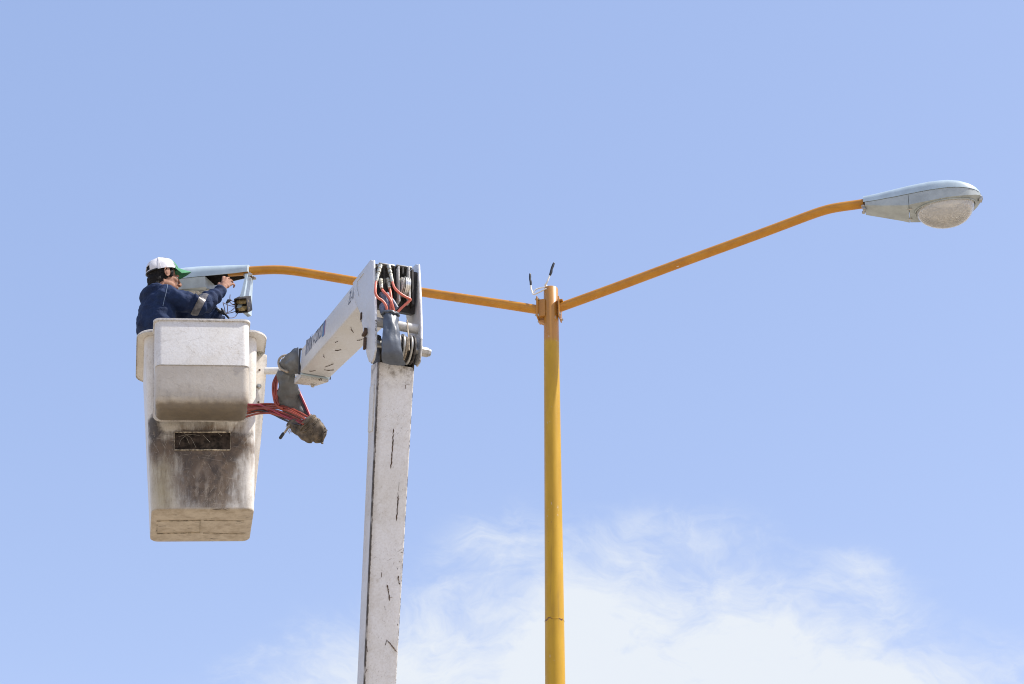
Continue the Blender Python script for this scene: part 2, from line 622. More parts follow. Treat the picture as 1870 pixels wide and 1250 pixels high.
M['white'] = worn_white('worn_white_paint', g_lo=.50, g_hi=.82)
M['white_clean'] = worn_white('white_paint', white=(0.60, 0.615, 0.635), g_lo=.50, g_hi=.90, r_lo=.665, edge=.75, hair=.3)
M['white_rusty'] = worn_white('chipped_white_paint', g_lo=.42, g_hi=.70, r_lo=.545, rust=(.085, .055, .035), edge=1.0)
M['white_edge'] = worn_white('bare_edge_paint', g_lo=.40, g_hi=.66, r_lo=.50, rust=(.05, .035, .025))


def boom_extra(t, co, c):
    """chipped, blackened paint along both long edges of the boom's face (u runs across the face)"""
    uv = t.node('ShaderNodeTexCoord').outputs['UV']
    sp = t.node('ShaderNodeSeparateXYZ')
    t.l.new(uv, sp.inputs[0])
    u, vv = sp.outputs[0], sp.outputs[1]
    wob = t.m('MULTIPLY', t.m('SUBTRACT', t.noise(co, 60, 6, .7), .5), .07)
    left = t.m('MULTIPLY', t.m('SUBTRACT', 1.0, t.step(t.m('ADD', u, wob),   .030, .055)), t.step(t.m('ADD', u, wob), -.035, -.015))
    right = t.m('MULTIPLY', t.step(t.m('ADD', u, wob), .955, .985), t.m('SUBTRACT', 1.0, t.step(u, 1.04, 1.08)))
    brk = t.step(t.noise(co, 5, 4), .34, .5)
    brk2 = t.step(t.noise(t.map(co, loc=(4, 2, 1)), 20, 5, .7), .47, .55)
    k = t.m('MAXIMUM', t.m('MULTIPLY', left, brk), t.m('MULTIPLY', right, brk2))
    halo = t.m('MAXIMUM', t.m('SUBTRACT', 1.0, t.step(t.m('ADD', u, t.m('MULTIPLY', wob, 1.5)), .03, .22)), t.step(t.m('ADD', u, wob), .88, 1.03))
    c = t.mix(t.m('MULTIPLY', halo, .35), c, (.36, .31, .25))
    c = t.mix(k, c, (.05, .036, .026))
    topd = t.m('MULTIPLY', t.step(vv, .90, 1.0), t.step(t.noise(co, 18, 6, .7), .45, .66))
    return t.mix(t.m('MULTIPLY', topd, .8), c, (.13, .10, .07))


M['boom'] = worn_white('lower_boom_paint', white=(.76, .765, .775), g_lo=.38, g_hi=.80, r_lo=.665, extra=boom_extra, streak=.3, hair=.5)

# ------------------------------------------------------------------ ground
bm = bmesh.new()
for x in (-1, 1):
    pass
vs = [bm.verts.new(p) for p in ((-1500, -1500, 0), (1500, -1500, 0), (1500, 1500, 0), (-1500, 1500, 0))]
bm.faces.new(vs)
tag(mesh_obj('ground', bm, M['ground'], smooth=0), kind='structure')

# ------------------------------------------------------------------ street lamp
PY = 13.27
ptop = at(1006, 528, PY)
PX = ptop.x
PZ = ptop.z
lamp = empty('street_lamp', (PX, PY, 0))
tag(lamp, 'tall yellow street lamp pole with two arms spread in a V, luminaire at each end', 'street lamp')
r_top, r_bot_slope = 0.0555, (0.0705 - 0.0555) / (PZ - at(1013, 1250, PY).z)
bm = bmesh.new()
N = 32
prof = []
zz = [0, .02, .3] + [PZ * k / 14 for k in range(1, 14)] + [PZ - .006]
for z in zz:
    prof.append((z, r_top + (PZ - z) * r_bot_slope))
prof += [(PZ - .001, r_top - .003), (PZ, r_top - .007), (PZ - .003, r_top - .009), (PZ - .2, r_top - .010)]
lathe(bm, V((PX, PY, 0)), V((0, 0, 1)), prof, N)
# welded seam ring and base flange
lathe(bm, V((PX, PY, RING_Z - .004)), V((0, 0, 1)), [(0, r_top + (PZ - RING_Z) * r_bot_slope - .001), (.002, r_top + (PZ - RING_Z) * r_bot_slope + .0016), (.008, r_top + (PZ - RING_Z) * r_bot_slope + .0016), (.010, r_top + (PZ - RING_Z) * r_bot_slope - .001)], N)
obox(bm, (PX, PY, .015), V((1, 0, 0)), V((0, 1, 0)), V((0, 0, 1)), .19, .19, .014, .004)
mesh_obj('pole', bm, M['pole'], lamp)

PHI = R(12)
AD = V((math.cos(PHI), -math.sin(PHI), 0))      # direction of the right-hand arm
AN = V((math.sin(PHI), math.cos(PHI), 0))       # across the arms, away from the camera
ZU = V((0, 0, 1))
P0 = V((PX, PY, 0))


def apt(px, py):
    return on_plane(px, py, P0, AN)


ra = [apt(1021, 562.5), apt(1120, 526.5), apt(1250, 478), apt(1380, 430.5), apt(1460, 400.5), apt(1490, 389.5), apt(1505, 384.8), apt(1520, 381), apt(1540, 377.6), apt(1576, 372.5), apt(1640, 362)]
la = [apt(985, 566.5), apt(900, 553.2), apt(770, 533.8), apt(640, 512.5), apt(570, 500.5), apt(545, 496.6), apt(528, 494.4), apt(510, 493.2), apt(490, 493.3), apt(455, 495.2), apt(418, 497.5)]
for pts in (ra, la):
    bm = bmesh.new()
    tube(bm, catmull(pts, 4), 0.0365, 20)
    mesh_obj('arm', bm, M['arm'], lamp, smooth=50)


def bracket(side):
    """clamp plate, stub and bolts between the pole and one arm; side +1 right, -1 left"""
    d = AD * side
    bm = bmesh.new()
    zc = apt(1006, 566).z
    pc = V((PX, PY, zc))
    if side < 0:
        c = pc + d * 0.095
        obox(bm, c + d * .004 + V((0, 0, .005)), d, AN, ZU, .005, .07, .088, .002, mi=0)      # flange plate
        obox(bm, pc + d * .068 + V((0, 0, 0.0)), d, AN, ZU, .030, .05, .075, .004, mi=0)      # stub box
        slab(bm, [pc + d * .098 - AN * .02 + ZU * (-.096), pc + d * .05 - AN * .02 + ZU * (-.125), pc + d * .04 - AN * .02 + ZU * (-.096)], AN, .05)
        for s in (-1, 1):
            for k in (-1, 1):
                lathe(bm, c + AN * (s * .052) + ZU * (k * .070 + .005) - d * .012, d, [(0, .010), (.008, .010), (.024, .009), (.032, .006)], 8, mi=1)
    else:
        c = pc + d * 0.064
        obox(bm, c + d * .004 + V((0, 0, -.005)), d, AN, ZU, .005, .06, .086, .002, mi=0)
        obox(bm, c + d * .014 + V((0, 0, .055)), d, AN, ZU, .02, .045, .006, .002, mi=0)
        for s in (-1, 1):
            lathe(bm, c + AN * (s * .045) + ZU * (-.072), d, [(0, .010), (.014, .010), (.022, .007)], 8, mi=1)
    mesh_obj('bracket', bm, [M['pole'], M['steel']], lamp, smooth=30)


bracket(1)
bracket(-1)

# loose wires at the pole top (coordinates from the photo, at the pole's distance)


def zp(ox, oy, s, x, y):
    return ox + x / s, oy + y / s


def wires(ptlist, tape, Ys, r):
    pts = [at(*zp(940, 460, 6.944, x, y), Y) for (x, y), Y in zip(ptlist, Ys)]
    bm = bmesh.new()
    tube(bm, catmull(pts, 6), r, 8, rnd=True)
    o = mesh_obj('wire', bm, M['white_wire'], lamp)
    if tape:
        tp = [at(*zp(940, 460, 6.944, x, y), Ys[-1]) for x, y in tape]
        bm = bmesh.new()
        k = [r * 1.45, r * 1.7, r * 1.45, r * 1.6, r * 1.35]
        pp = [tp[0].lerp(tp[1], q / 4) + V((.002 * math.sin(q * 2.1), 0, 0)) for q in range(5)]
        tube(bm, pp, k, 8, rnd=True)
        mesh_obj('tape', bm, M['black'], o)


wires([(420, 520), (415, 455), (385, 430), (410, 385), (445, 300)], [(448, 295), (492, 150)], [13.27, 13.26, 13.24, 13.22, 13.22], .0065)
wires([(455, 520), (430, 470), (395, 420), (385, 425)], None, [13.27, 13.26, 13.25, 13.24], .0055)
wires([(430, 520), (400, 455), (310, 465), (260, 485), (232, 520), (205, 470), (202, 415)], [(203, 420), (192, 285)], [13.27, 13.27, 13.3, 13.3, 13.3, 13.3, 13.3], .0055)
wires([(440, 530), (405, 470), (330, 505), (240, 540), (215, 490), (204, 420)], None, [13.27, 13.23, 13.25, 13.28, 13.3, 13.3], .0055)

# luminaire: local a along the arm, b across (+ = away from camera side), c up; parting line at c = 0


LROLL = -13


def prof_w(a):
    pts = [(0, .078), (.10, .088), (.25, .115), (.40, .146), (.52, .166), (.62, .174), (.70, .168), (.78, .142), (.83, .108), (.865, .062), (.878, .0)]
    return interp(pts, a)


def interp(pts, a):
    if a <= pts[0][0]:
        return pts[0][1]
    for (x0, y0), (x1, y1) in zip(pts, pts[1:]):
        if a <= x1:
            t_ = (a - x0) / (x1 - x0)
            return y0 + (y1 - y0) * t_
    return pts[-1][1]


def prof_h(a):
    return interp([(0, .072), (.15, .090), (.35, .112), (.5, .120), (.62, .116), (.72, .098), (.80, .07), (.85, .04), (.878, .0)], a)


AL = [0, .04, .1, .18, .26, .34, .42, .50, .57, .63, .68, .72, .76, .79, .82, .84, .856, .868, .876]


def luminaire(org, d, tilt, opened, lbl, roll=0.0):
    side = V((-d.y, d.x, 0))
    X = (d * math.cos(tilt) + ZU * math.sin(tilt)).normalized()
    Bv = side
    Cv = X.cross(Bv).normalized()
    if Cv.z < 0:
        Cv = -Cv
    rm = Matrix.Rotation(roll, 3, X)
    Bv, Cv = rm @ Bv, rm @ Cv

    def L(a, b_, c_):
        return org + X * a + Bv * b_ + Cv * c_

    # upper housing: a thin shell, open underneath
    bm = bmesh.new()
    outer, inner = [], []
    for a in AL:
        wd, h = max(prof_w(a), .004), max(prof_h(a), .004)
        ro, ri = [], []
        for k in range(13):
            th = math.pi * k / 12
            cx, sz = math.cos(th), math.sin(th)
            e = 0.62
            ro.append(L(a, wd * math.copysign(abs(cx) ** e, cx), h * sz ** .8))
            ri.append(L(a + (.006 if a == 0 else 0), max(wd - .006, .001) * math.copysign(abs(cx) ** e, cx), max(h - .006, .001) * sz ** .8))
        outer.append(ro)
        inner.append(ri)
    vo = loft(bm, outer, False, False, closed=False)
    vi = loft(bm, inner, False, False, closed=False, mi=1)
    for A, B2 in zip((vo, ), (vi, )):
        for i in range(len(A) - 1):
            bm.faces.new((A[i][0], A[i + 1][0], B2[i + 1][0], B2[i][0]))
            bm.faces.new((A[i][-1], B2[i][-1], B2[i + 1][-1], A[i + 1][-1]))
        # neck end: closed above the arm
        bm.faces.new(A[0][:])
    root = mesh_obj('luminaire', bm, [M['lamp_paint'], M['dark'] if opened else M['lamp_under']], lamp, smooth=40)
    root['label'] = lbl

    # lower housing around the lens: wall under the parting line plus flat underside with an oval opening
    AJ = .335                                                      # where the door meets the lens frame

    def low_depth(a):
        return interp([(0, .020), (.12, .048), (AJ, .094), (.5, .090), (.7, .076), (.8, .056), (.85, .032), (.878, .008)], a)

    def outline(a0, a1, inset, n=26):
        up_, dn_ = [], []
        for k in range(n + 1):
            a = a0 + (a1 - a0) * (1 - (1 - k / n) ** 1.6)
            wd = max(prof_w(a) - inset, .001)
            up_.append((a, wd))
            dn_.append((a, -wd))
        return up_ + dn_[::-1]

    bm = bmesh.new()
    o1 = outline(AJ + .0035, .872, .004)
    rings = [[L(a, b_, -.003) for a, b_ in o1],
             [L(a, b_ * .975, -low_depth(a)) for a, b_ in o1]]
    ca, sa, sb = .603, .222, .142
    o3 = []
    for a, b_ in o1:
        th = math.atan2(b_ / sb, (a - ca) / sa)
        o3.append((ca + sa * math.cos(th), sb * math.sin(th)))
    rings.append([L(a, b_, -low_depth(a) - .002) for a, b_ in o3])
    rings.append([L(a * 1.0, b_ * .985, -low_depth(a) + .02) for a, b_ in o3])
    loft(bm, rings, False, False)
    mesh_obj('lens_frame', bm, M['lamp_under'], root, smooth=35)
    # bead round the lens
    bm = bmesh.new()
    ring = [L(ca + (sa + .004) * math.cos(2 * math.pi * k / 48), (sb + .003) * math.sin(2 * math.pi * k / 48), -low_depth(ca + sa * math.cos(2 * math.pi * k / 48)) - .005) for k in range(49)]
    tube(bm, ring, .0055, 6)
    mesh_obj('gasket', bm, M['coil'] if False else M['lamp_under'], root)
    # glass refractor bowl
    bm = bmesh.new()
    uvl = bm.loops.layers.uv.new('UVMap')
    n, mm = 48, 14
    rows = []
    for i in range(mm + 1):
        t_ = (math.pi / 2) * i / mm
        row = []
        for k in range(n):
            th = 2 * math.pi * k / n
            rr_ = math.cos(t_) ** .8 if i < mm else 0.004
            a = ca + (sa - .004) * rr_ * math.cos(th)
            b_ = (sb - .004) * rr_ * math.sin(th)
            row.append(L(a, b_, -low_depth(ca + sa * math.cos(th)) * (1 - math.sin(t_)) - .082 * math.sin(t_) - .146 * math.sin(t_) ** 1.1))
        rows.append(row)
    vsr = [[bm.verts.new(p) for p in r_] for r_ in rows]
    for i in range(mm):
        for k in range(n):
            k2 = (k + 1) % n
            f = bm.faces.new((vsr[i][k], vsr[i][k2], vsr[i + 1][k2], vsr[i + 1][k]))
            for lp, (uu, vv) in zip(f.loops, ((k / n, i / mm), ((k + 1) / n, i / mm), ((k + 1) / n, (i + 1) / mm), (k / n, (i + 1) / mm))):
                lp[uvl].uv = (uu, vv)
    bm.faces.new(vsr[-1])
    mesh_obj('lens', bm, M['glass'], root, smooth=60)
    # reflector and bulb inside
    bm = bmesh.new()
    rg = []
    for i in range(7):
        q = i / 6
        rg.append([L(ca + sa * .95 * (1 - .55 * q) * math.cos(2 * math.pi * k / 28), sb * .93 * (1 - .5 * q) * math.sin(2 * math.pi * k / 28), -.05 + .12 * q ** .6) for k in range(28)])
    loft(bm, rg, False, True)
    mesh_obj('reflector', bm, M['reflector'], root)
    bm = bmesh.new()
    tube(bm, [L(ca - .16, 0, -.02), L(ca - .08, 0, -.025), L(ca - .04, 0, -.03), L(ca + .05, 0, -.03), L(ca + .10, 0, -.03)], [.022, .022, .04, .042, .02], 14, rnd=True)
    mesh_obj('bulb', bm, M['bulb'], root)
    # latch at the nose
    bm = bmesh.new()
    obox(bm, L(.866, 0, -.02), X, Bv, Cv, .012, .022, .022, .004)
    tube(bm, [L(.872, -.02, -.035), L(.880, -.02, -.012), L(.882, .02, -.012), L(.874, .02, -.035)], .004, 6)
    mesh_obj('latch', bm, M['steel'], root)
    # hinge pins at the door joint
    for s in (-1, 1):
        bm = bmesh.new()
        p = L(AJ + .005, s * .07, -.096)
        obox(bm, p, X, Bv, Cv, .016, .007, .006, .002)
        lathe(bm, p - X * .012 + Cv * -.004, Cv, [(-.006, .004), (.0, .009), (.006, .009), (.008, .004)], 8)
        mesh_obj('hinge', bm, M['steel'], root)

    # door (ballast cover)
    bm = bmesh.new()
    o1 = [(a, prof_w(a) - .004) for a in (0.012, .06, .12, .18, .24, .29, AJ + .0005)]
    if not opened:
        rim = [L(a, b_, -.003) for a, b_ in o1] + [L(a, -b_, -.003) for a, b_ in o1[::-1]]
        low = [L(a, b_ * .965, -low_depth(a) - .002) for a, b_ in o1] + [L(a, -b_ * .965, -low_depth(a) - .002) for a, b_ in o1[::-1]]
        low2 = [L(a + (.006 if a < .02 else -.006 if a > .32 else 0), b_ * .90, -low_depth(a) - .007) for a, b_ in o1] + [L(a + (.006 if a < .02 else -.006 if a > .32 else 0), -b_ * .90, -low_depth(a) - .007) for a, b_ in o1[::-1]]
        loft(bm, [rim, low, low2])
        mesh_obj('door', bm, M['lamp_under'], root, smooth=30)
        for s in (-1, 1):
            bm = bmesh.new()
            lathe(bm, L(.008, s * .045, -.018), -X, [(0, .012), (.016, .012), (.024, .008)], 8)
            mesh_obj('clamp_bolt', bm, M['steel'], root)
        bm = bmesh.new()
        obox(bm, L(.004, -.03, -.035), X, Bv, Cv, .012, .02, .012, .004)
        mesh_obj('door_clip', bm, M['steel'], root)
    else:
        # hangs straight down from the neck-end hinge
        H = L(.012, 0, -.012)
        dn = (-ZU + X * 0.03).normalized()
        outn = -X
        X0, B0 = X, Bv
        swing = Matrix.Rotation(R(-1), 3, 'Z')
        Bv = swing @ Bv                                          # the hanging door has twisted a little
        outn = (swing @ outn)

        def D(q, b_, e):
            return H + dn * q + Bv * b_ + outn * e

        rim = [D(a, b_, -.002 - .020 * a / .3) for a, b_ in o1] + [D(a, -b_, -.002 - .020 * a / .3) for a, b_ in o1[::-1]]
        low = [D(a, b_ * .965, .012) for a, b_ in o1] + [D(a, -b_ * .965, .012) for a, b_ in o1[::-1]]
        inn = [D(a, b_ * .93, .006) for a, b_ in o1] + [D(a, -b_ * .93, .006) for a, b_ in o1[::-1]]
        loft(bm, [inn, rim, low])
        mesh_obj('door', bm, M['lamp_paint'], root, smooth=30)
        # ballast on the inside of the door, towards the camera
        ctr = D(.303, -.10 if Bv.y > 0 else .10, .016)
        nb = -Bv if Bv.y > 0 else Bv                             # towards the camera
        nb = (nb.normalized() - ZU * .55).normalized()
        dn = (dn - nb * dn.dot(nb)).normalized()
        outn = nb.cross(dn)
        if outn.x < 0:
            outn = -outn
        bm = bmesh.new()
        for s in (-1, 1):
            obox(bm, ctr + dn * (s * .055), outn, nb, dn, .052, .06, .004, .002, mi=0)
            obox(bm, ctr + outn * (s * .049), outn, nb, dn, .003, .06, .051, .001, mi=0)
        obox(bm, ctr - nb * .028, outn, nb, dn, .044, .03, .049, .003, mi=1)
        mesh_obj('ballast', bm, [M['ear'], M['dark']], root, smooth=30)
        bm = bmesh.new()
        for s in (-1, 1):
            tube(bm, [ctr + dn * (s * .027) + outn * (q * .034) + nb * (.03 - .012 * q * q) for q in (-1, -.6, 0, .6, 1)], .019, 10, rnd=True)
        obox(bm, ctr + dn * .03 + nb * .052, outn, nb, dn, .024, .004, .014, .002)
        mesh_obj('coil', bm, M['coil'], root)
        Bv = B0
        # hinge bracket and clamp at the neck
        for s in (-1, 1):
            bm = bmesh.new()
            obox(bm, L(.01, s * .05, -.02), X, Bv, Cv, .03, .008, .014, .003)
            lathe(bm, L(-.012, s * .05, -.024), -X, [(0, .012), (.012, .012), (.02, .008)], 8)
            mesh_obj('clamp_bolt', bm, M['steel'], root)
    return root, L


tilt_r = math.atan2((ra[9] - ra[8]).z, (ra[9] - ra[8]).to_2d().length)
org_r = ra[9] - ZU * .032 + AD * .002
luminaire(org_r, AD, tilt_r - R(3.4), False, 'closed grey luminaire with glass bowl at the end of the right arm')
tilt_l = math.atan2((la[9] - la[8]).z, (la[9] - la[8]).to_2d().length)
org_l = la[9] - ZU * .032 + AD * .012
lum_l, LL = luminaire(org_l, -AD, tilt_l - R(7), True, 'grey luminaire with its door hanging open at the end of the left arm', R(LROLL))

# loose wires between the worker's hands and the ballast
WZ = 10.42


def wp(x, y, Y):
    return at(380 + x / WZ, 480 + y / WZ, Y)


for pts, Ys in [([(420, 610), (420, 700), (500, 740), (580, 700), (620, 610)], (13.6, 13.6, 13.65, 13.7, 13.75)),
                ([(400, 740), (460, 790), (540, 780), (620, 700)], (13.6, 13.62, 13.7, 13.75)),
                ([(400, 730), (470, 800), (560, 790), (620, 690)], (13.62, 13.62, 13.7, 13.75)),
                ([(280, 760), (420, 820), (540, 820), (610, 720)], (13.55, 13.6, 13.7, 13.75)),
                ([(285, 765), (310, 860), (330, 960)], (13.55, 13.55, 13.58)),
                ([(330, 965), (450, 910), (560, 800), (610, 720)], (13.58, 13.62, 13.7, 13.75)),
                ([(330, 975), (470, 945), (590, 900)], (13.58, 13.65, 13.75)),
                ([(400, 1055), (500, 1040), (570, 950), (600, 830), (640, 760)], (13.5, 13.6, 13.68, 13.72, 13.75)),
                ([(365, 790), (370, 880), (360, 965)], (13.56, 13.56, 13.58))]:
    bm = bmesh.new()
    tube(bm, catmull([wp(x, y, Y) for (x, y), Y in zip(pts, Ys)], 5), .0032, 6)
    mesh_obj('wire', bm, M['wire'], lum_l)
bm = bmesh.new()
tube(bm, catmull([wp(170, 880, 13.5), wp(240, 935, 13.52), wp(320, 980, 13.52), wp(390, 1050, 13.5)], 4), [.011] * 4 + [.014] * 4 + [.009] * 5, 8, rnd=True)
tube(bm, [wp(255, 875, 13.52), wp(290, 930, 13.52), wp(330, 985, 13.52)], [.006, .013, .008], 8, rnd=True)
mesh_obj('cable', bm, M['black'], lum_l)
bm = bmesh.new()
tube(bm, [wp(360, 760, 13.6), wp(390, 725, 13.6), wp(425, 715, 13.6)], [.010, .015, .008], 8, rnd=True)
mesh_obj('connector', bm, M['black'], lum_l)

# ------------------------------------------------------------------ aerial lift
AZI = R(20)
U = V((-math.sin(AZI), math.cos(AZI), 0))       # along the booms, away from the camera
LV = V((math.cos(AZI), math.sin(AZI), 0))       # across the booms, to the right
fl0 = at(690.5, 661, 10.42)                     # top of the lower boom's front left edge
flb = at(664.5, 1250, 11.05)                    # the same edge at the foot of the frame
ax = (flb - fl0).normalized()
LEN = (flb - fl0).length * 2.55
foot = fl0 + ax * LEN + LV * .1 + U * .07
lift_base = V((foot.x, foot.y, 0))
lift = empty('aerial_lift', lift_base)
tag(lift, 'worn white bucket lift with folded boom and dirty bucket reaching the left luminaire', 'bucket lift')

PL = at(683, 560, 10.35)                        # a point of the left elbow plate
WID = 0.295                                     # clear distance between the elbow plates
PR = PL + LV * WID


def pl(px, py):
    return on_plane(px, py, PL, LV)


def pr(px, py):
    return on_plane(px, py, PR, LV)


# ---- upper boom
tl0, bl0 = pl(666, 488.5), pl(657, 552)           # near end, left side plane
tl1, bl1 = pl(547, 637), pl(545, 681)       # far end
w0, w1 = WID - .03, .215
IN = LV * .012
c = [tl0 + IN, bl0 + IN, bl0 + IN + LV * w0, tl0 + IN + LV * w0, tl1 + IN, bl1 + IN, bl1 + IN + LV * w1, tl1 + IN + LV * w1]
bm = bmesh.new()
hexa(bm, c, .012, 3)
# stamped scars on the underside and lower wear plate near the tip
axis_b = (bl1 - bl0).normalized()


def under(s, x, drop=.0015):
    """point on the boom's underside: s 0..1 along, x 0..1 across"""
    a = bl0.lerp(bl1, s) + IN
    wdt = w0 + (w1 - w0) * s
    nrm = axis_b.cross(LV).normalized()
    if nrm.z > 0:
        nrm = -nrm
    return a + LV * (wdt * x) + nrm * drop


random.seed(4)
for s0, x0, s1, x1, r_ in [(.30, .25, .36, .42, .004), (.62, .38, .60, .52, .005), (.86, .55, .80, .68, .004), (.95, .22, .93, .36, .004), (.45, .70, .40, .84, .005), (.70, .20, .74, .30, .003), (.90, .60, .88, .86, .004), (.15, .30, .22, .36, .003), (.2, .55, .17, .6, .005), (.52, .2, .50, .24, .004)]:
    pp = catmull([under(s0, x0), under((s0 + s1) / 2 + .008, (x0 + x1) / 2), under(s1, x1)], 5)
    pp = [p + LV * random.uniform(-.0025, .0025) for p in pp]
    tube(bm, pp, [r_ * random.uniform(.2, .8) for _ in pp], 5, mi=1)
ub = mesh_obj('upper_boom', bm, [M['white_clean'], M['scar']], lift, smooth=30)
# end of boom: chipped nose casting under the tip
bm = bmesh.new()
nd = axis_b
q0 = bl1 + IN
dz = V((0, 0, -1))
hexa(bm, [q0 + LV * .01 + ZU * .02 + nd * .012, q0 + LV * .01 + dz * .03 + nd * .012, q0 + LV * (w1 - .005) + dz * .03 + nd * .012, q0 + LV * (w1 - .005) + ZU * .02 + nd * .012,
          q0 + LV * .0 + nd * .17 + ZU * .015, q0 + LV * 0.0 + nd * .17 + dz * .035, q0 + LV * .15 + nd * .14 + dz * .035, q0 + LV * .15 + nd * .14 + ZU * .015], .006)
lathe(bm, q0 + LV * .12 + nd * .11 + dz * .03, dz, [(0, .014), (.02, .014), (.024, .010)], 6)
mesh_obj('boom_nose', bm, M['white_rusty'], ub, smooth=30)
bm = bmesh.new()
obox(bm, q0 + LV * (w1 / 2) + nd * .006 + dz * .004, LV, nd, ZU, w1 / 2 - .004, .006, .006, .002)
mesh_obj('end_seal', bm, M['lamp_paint'], ub)
bm = bmesh.new()
e = [tl1 + IN - LV * .004, bl1 + IN - LV * .004, bl1 + IN + LV * w1, tl1 + IN + LV * w1]
cen = (e[0] + e[2]) / 2
tube(bm, [cen + (p - cen) * 1.02 + nd * .012 for p in e + e[:1]], .008, 6)
mesh_obj('end_gasket', bm, M['black'], ub)

# elbow plates (left and right cheeks of the upper boom)
lp = [(676.5, 475), (681, 477), (683, 520), (684.5, 570), (685, 610), (684.5, 640), (681.5, 655), (677.5, 663), (673.5, 661.5), (669.5, 648), (666, 625), (662.5, 600), (658, 572), (648, 552), (644, 517), (655, 503)]
rp = [(762.5, 483.5), (766.5, 485), (769.5, 540), (771.5, 600), (771, 640), (768, 662), (763.5, 669), (759, 667), (755, 650), (751, 625), (747, 590), (744, 570), (737, 560), (734, 520), (744, 502)]
bm = bmesh.new()
slab(bm, [pl(*p) for p in lp], LV, .012, .002)
mesh_obj('elbow_plate', bm, M['white_clean'], ub, smooth=30)
bm = bmesh.new()
slab(bm, [pr(*p) for p in rp], -LV, .012, .002)
mesh_obj('elbow_plate', bm, M['white_clean'], ub, smooth=30)
# front edges of both plates: upper run painted sunlit white, lower run weathered
for fn, up_pts, lo_pts in ((pl, [(681, 477), (683, 520), (684.4, 560), (684.8, 585)], [(684.9, 586), (685, 612), (684.5, 640), (681.5, 655), (677.5, 663)]), (pr, [(766.5, 485), (769.5, 540), (771.5, 600), (771.2, 620)], [(771.2, 621), (771.0, 640), (768, 662), (763.5, 669)])):
    bm = bmesh.new()
    off = LV * .006 if fn is pl else -LV * .006
    tube(bm, [fn(*p) + off for p in up_pts], .0078, 8)
    mesh_obj('plate_edge', bm, M['edge_white'], ub)
    bm = bmesh.new()
    tube(bm, [fn(*p) + off for p in lo_pts], .0068, 8)
    mesh_obj('worn_edge', bm, M['white_edge'], ub)

# valve bay between the plates: dark wall painted for the open boom end's shade, top plate, spool blocks
bay = pl(684, 520)
bm = bmesh.new()


def el(px, py, lat, fwd=0.0):
    """elbow point: the photo pixel on the plane lat metres right of the left plate, pushed fwd away along the booms"""
    p = on_plane(px, py, PL + LV * lat, LV)
    return p + U * fwd


bk = pl(676, 500) + U * .02
hexa(bm, [pl(680, 481) + LV * .014, pl(676, 560) + LV * .014, pl(676, 560) + LV * (WID - .014), pl(682, 483) + LV * (WID - .014),
          pl(677, 486) + LV * .014 + U * .02, pl(671, 560) + LV * .014 + U * .02, pl(671, 560) + LV * (WID - .014) + U * .02, pl(677, 486) + LV * (WID - .014) + U * .02])
mesh_obj('bay_shade', bm, M['dark'], ub, smooth=0)
# spool plates and upper sheave wheels on the right half of the bay
FR = at(725, 520, 10.36)                        # front plane of the bay, facing the camera


def ef(px, py, back=0.0):
    """point in the bay seen at a photo pixel: on the vertical plane across the booms"""
    return on_plane(px, py, PL - U * .0 + U * back, U)


for px_ in (727, 746):
    bm = bmesh.new()
    a_ = ef(px_, 486)
    slab(bm, [a_, ef(px_ + 1.5, 550), ef(px_ + 1.5, 550) + U * .06, a_ + U * .06], LV, .010, .002)
    mesh_obj('sheave_plate', bm, M['white_rusty'], ub, smooth=30)
for px_, rad in ((732.5, .062), (738.5, .066), (743, .060)):
    bm = bmesh.new()
    cc = ef(px_, 525, .035)
    lathe(bm, cc, LV, [(-.008, .02), (-.008, rad), (-.004, rad), (-.002, rad - .008), (.002, rad - .008), (.004, rad), (.008, rad), (.008, .02)], 28)
    mesh_obj('sheave', bm, M['alu'] if px_ > 735 else M['white_rusty'], ub, smooth=30)
bm = bmesh.new()
obox(bm, ef(704, 486, .05) - ZU * .004, LV, U, ZU, .050, .03, .004, .002)
obox(bm, ef(736, 489, .05) - ZU * .006, LV, U, ZU, .05, .03, .004, .002)
mesh_obj('cover_strip', bm, M['steel'], ub)
for a_, b_, r_, back in (((735, 486), (735, 500), .010, .02), ((752, 492), (753, 556), .012, .03), ((700, 486), (701, 540), .012, .045), ((719, 484), (720, 545), .010, .035)):
    bm = bmesh.new()
    slab(bm, [ef(*a_, back), ef(*b_, back), ef(*b_, back) + U * .05, ef(*a_, back) + U * .05], LV, r_)
    mesh_obj('spool_rib', bm, M['dark'], ub, smooth=0)
# cross tube
bm = bmesh.new()
tube(bm, [pl(683, 583) + LV * .012 + U * .03, pl(683, 583) + LV * (WID - .012) + U * .03], .030, 20)
mesh_obj('cross_tube', bm, M['white'], ub)
# main pin with nut
pin_c = pl(682, 630) + LV * 0
bm = bmesh.new()
tube(bm, [pl(680, 627) + LV * .002, pl(680, 627) + LV * (WID + .03)], .022, 20)
lathe(bm, pl(680, 627) + LV * (WID + .004), LV, [(0, .034), (.008, .034), (.009, .030), (.046, .030), (.050, .026), (.062, .022), (.066, .012)], 8)
mesh_obj('elbow_pin', bm, M['steel'], ub, smooth=30)
# keeper bracket on the outside of the left plate
bm = bmesh.new()
obox(bm, pl(668.5, 628) - LV * .008, LV, U, ZU, .008, .012, .040, .004)
obox(bm, pl(669, 611) - LV * .012, LV, U, ZU, .012, .024, .008, .003)
obox(bm, pl(671, 606) - LV * .012, LV, U, ZU, .010, .008, .022, .003)
mesh_obj('keeper', bm, M['scar'], ub, smooth=30)
bm = bmesh.new()
obox(bm, pl(660.5, 578) - LV * .004, LV, U, ZU, .004, .010, .024, .003)
mesh_obj('lug', bm, M['scar'], ub, smooth=30)
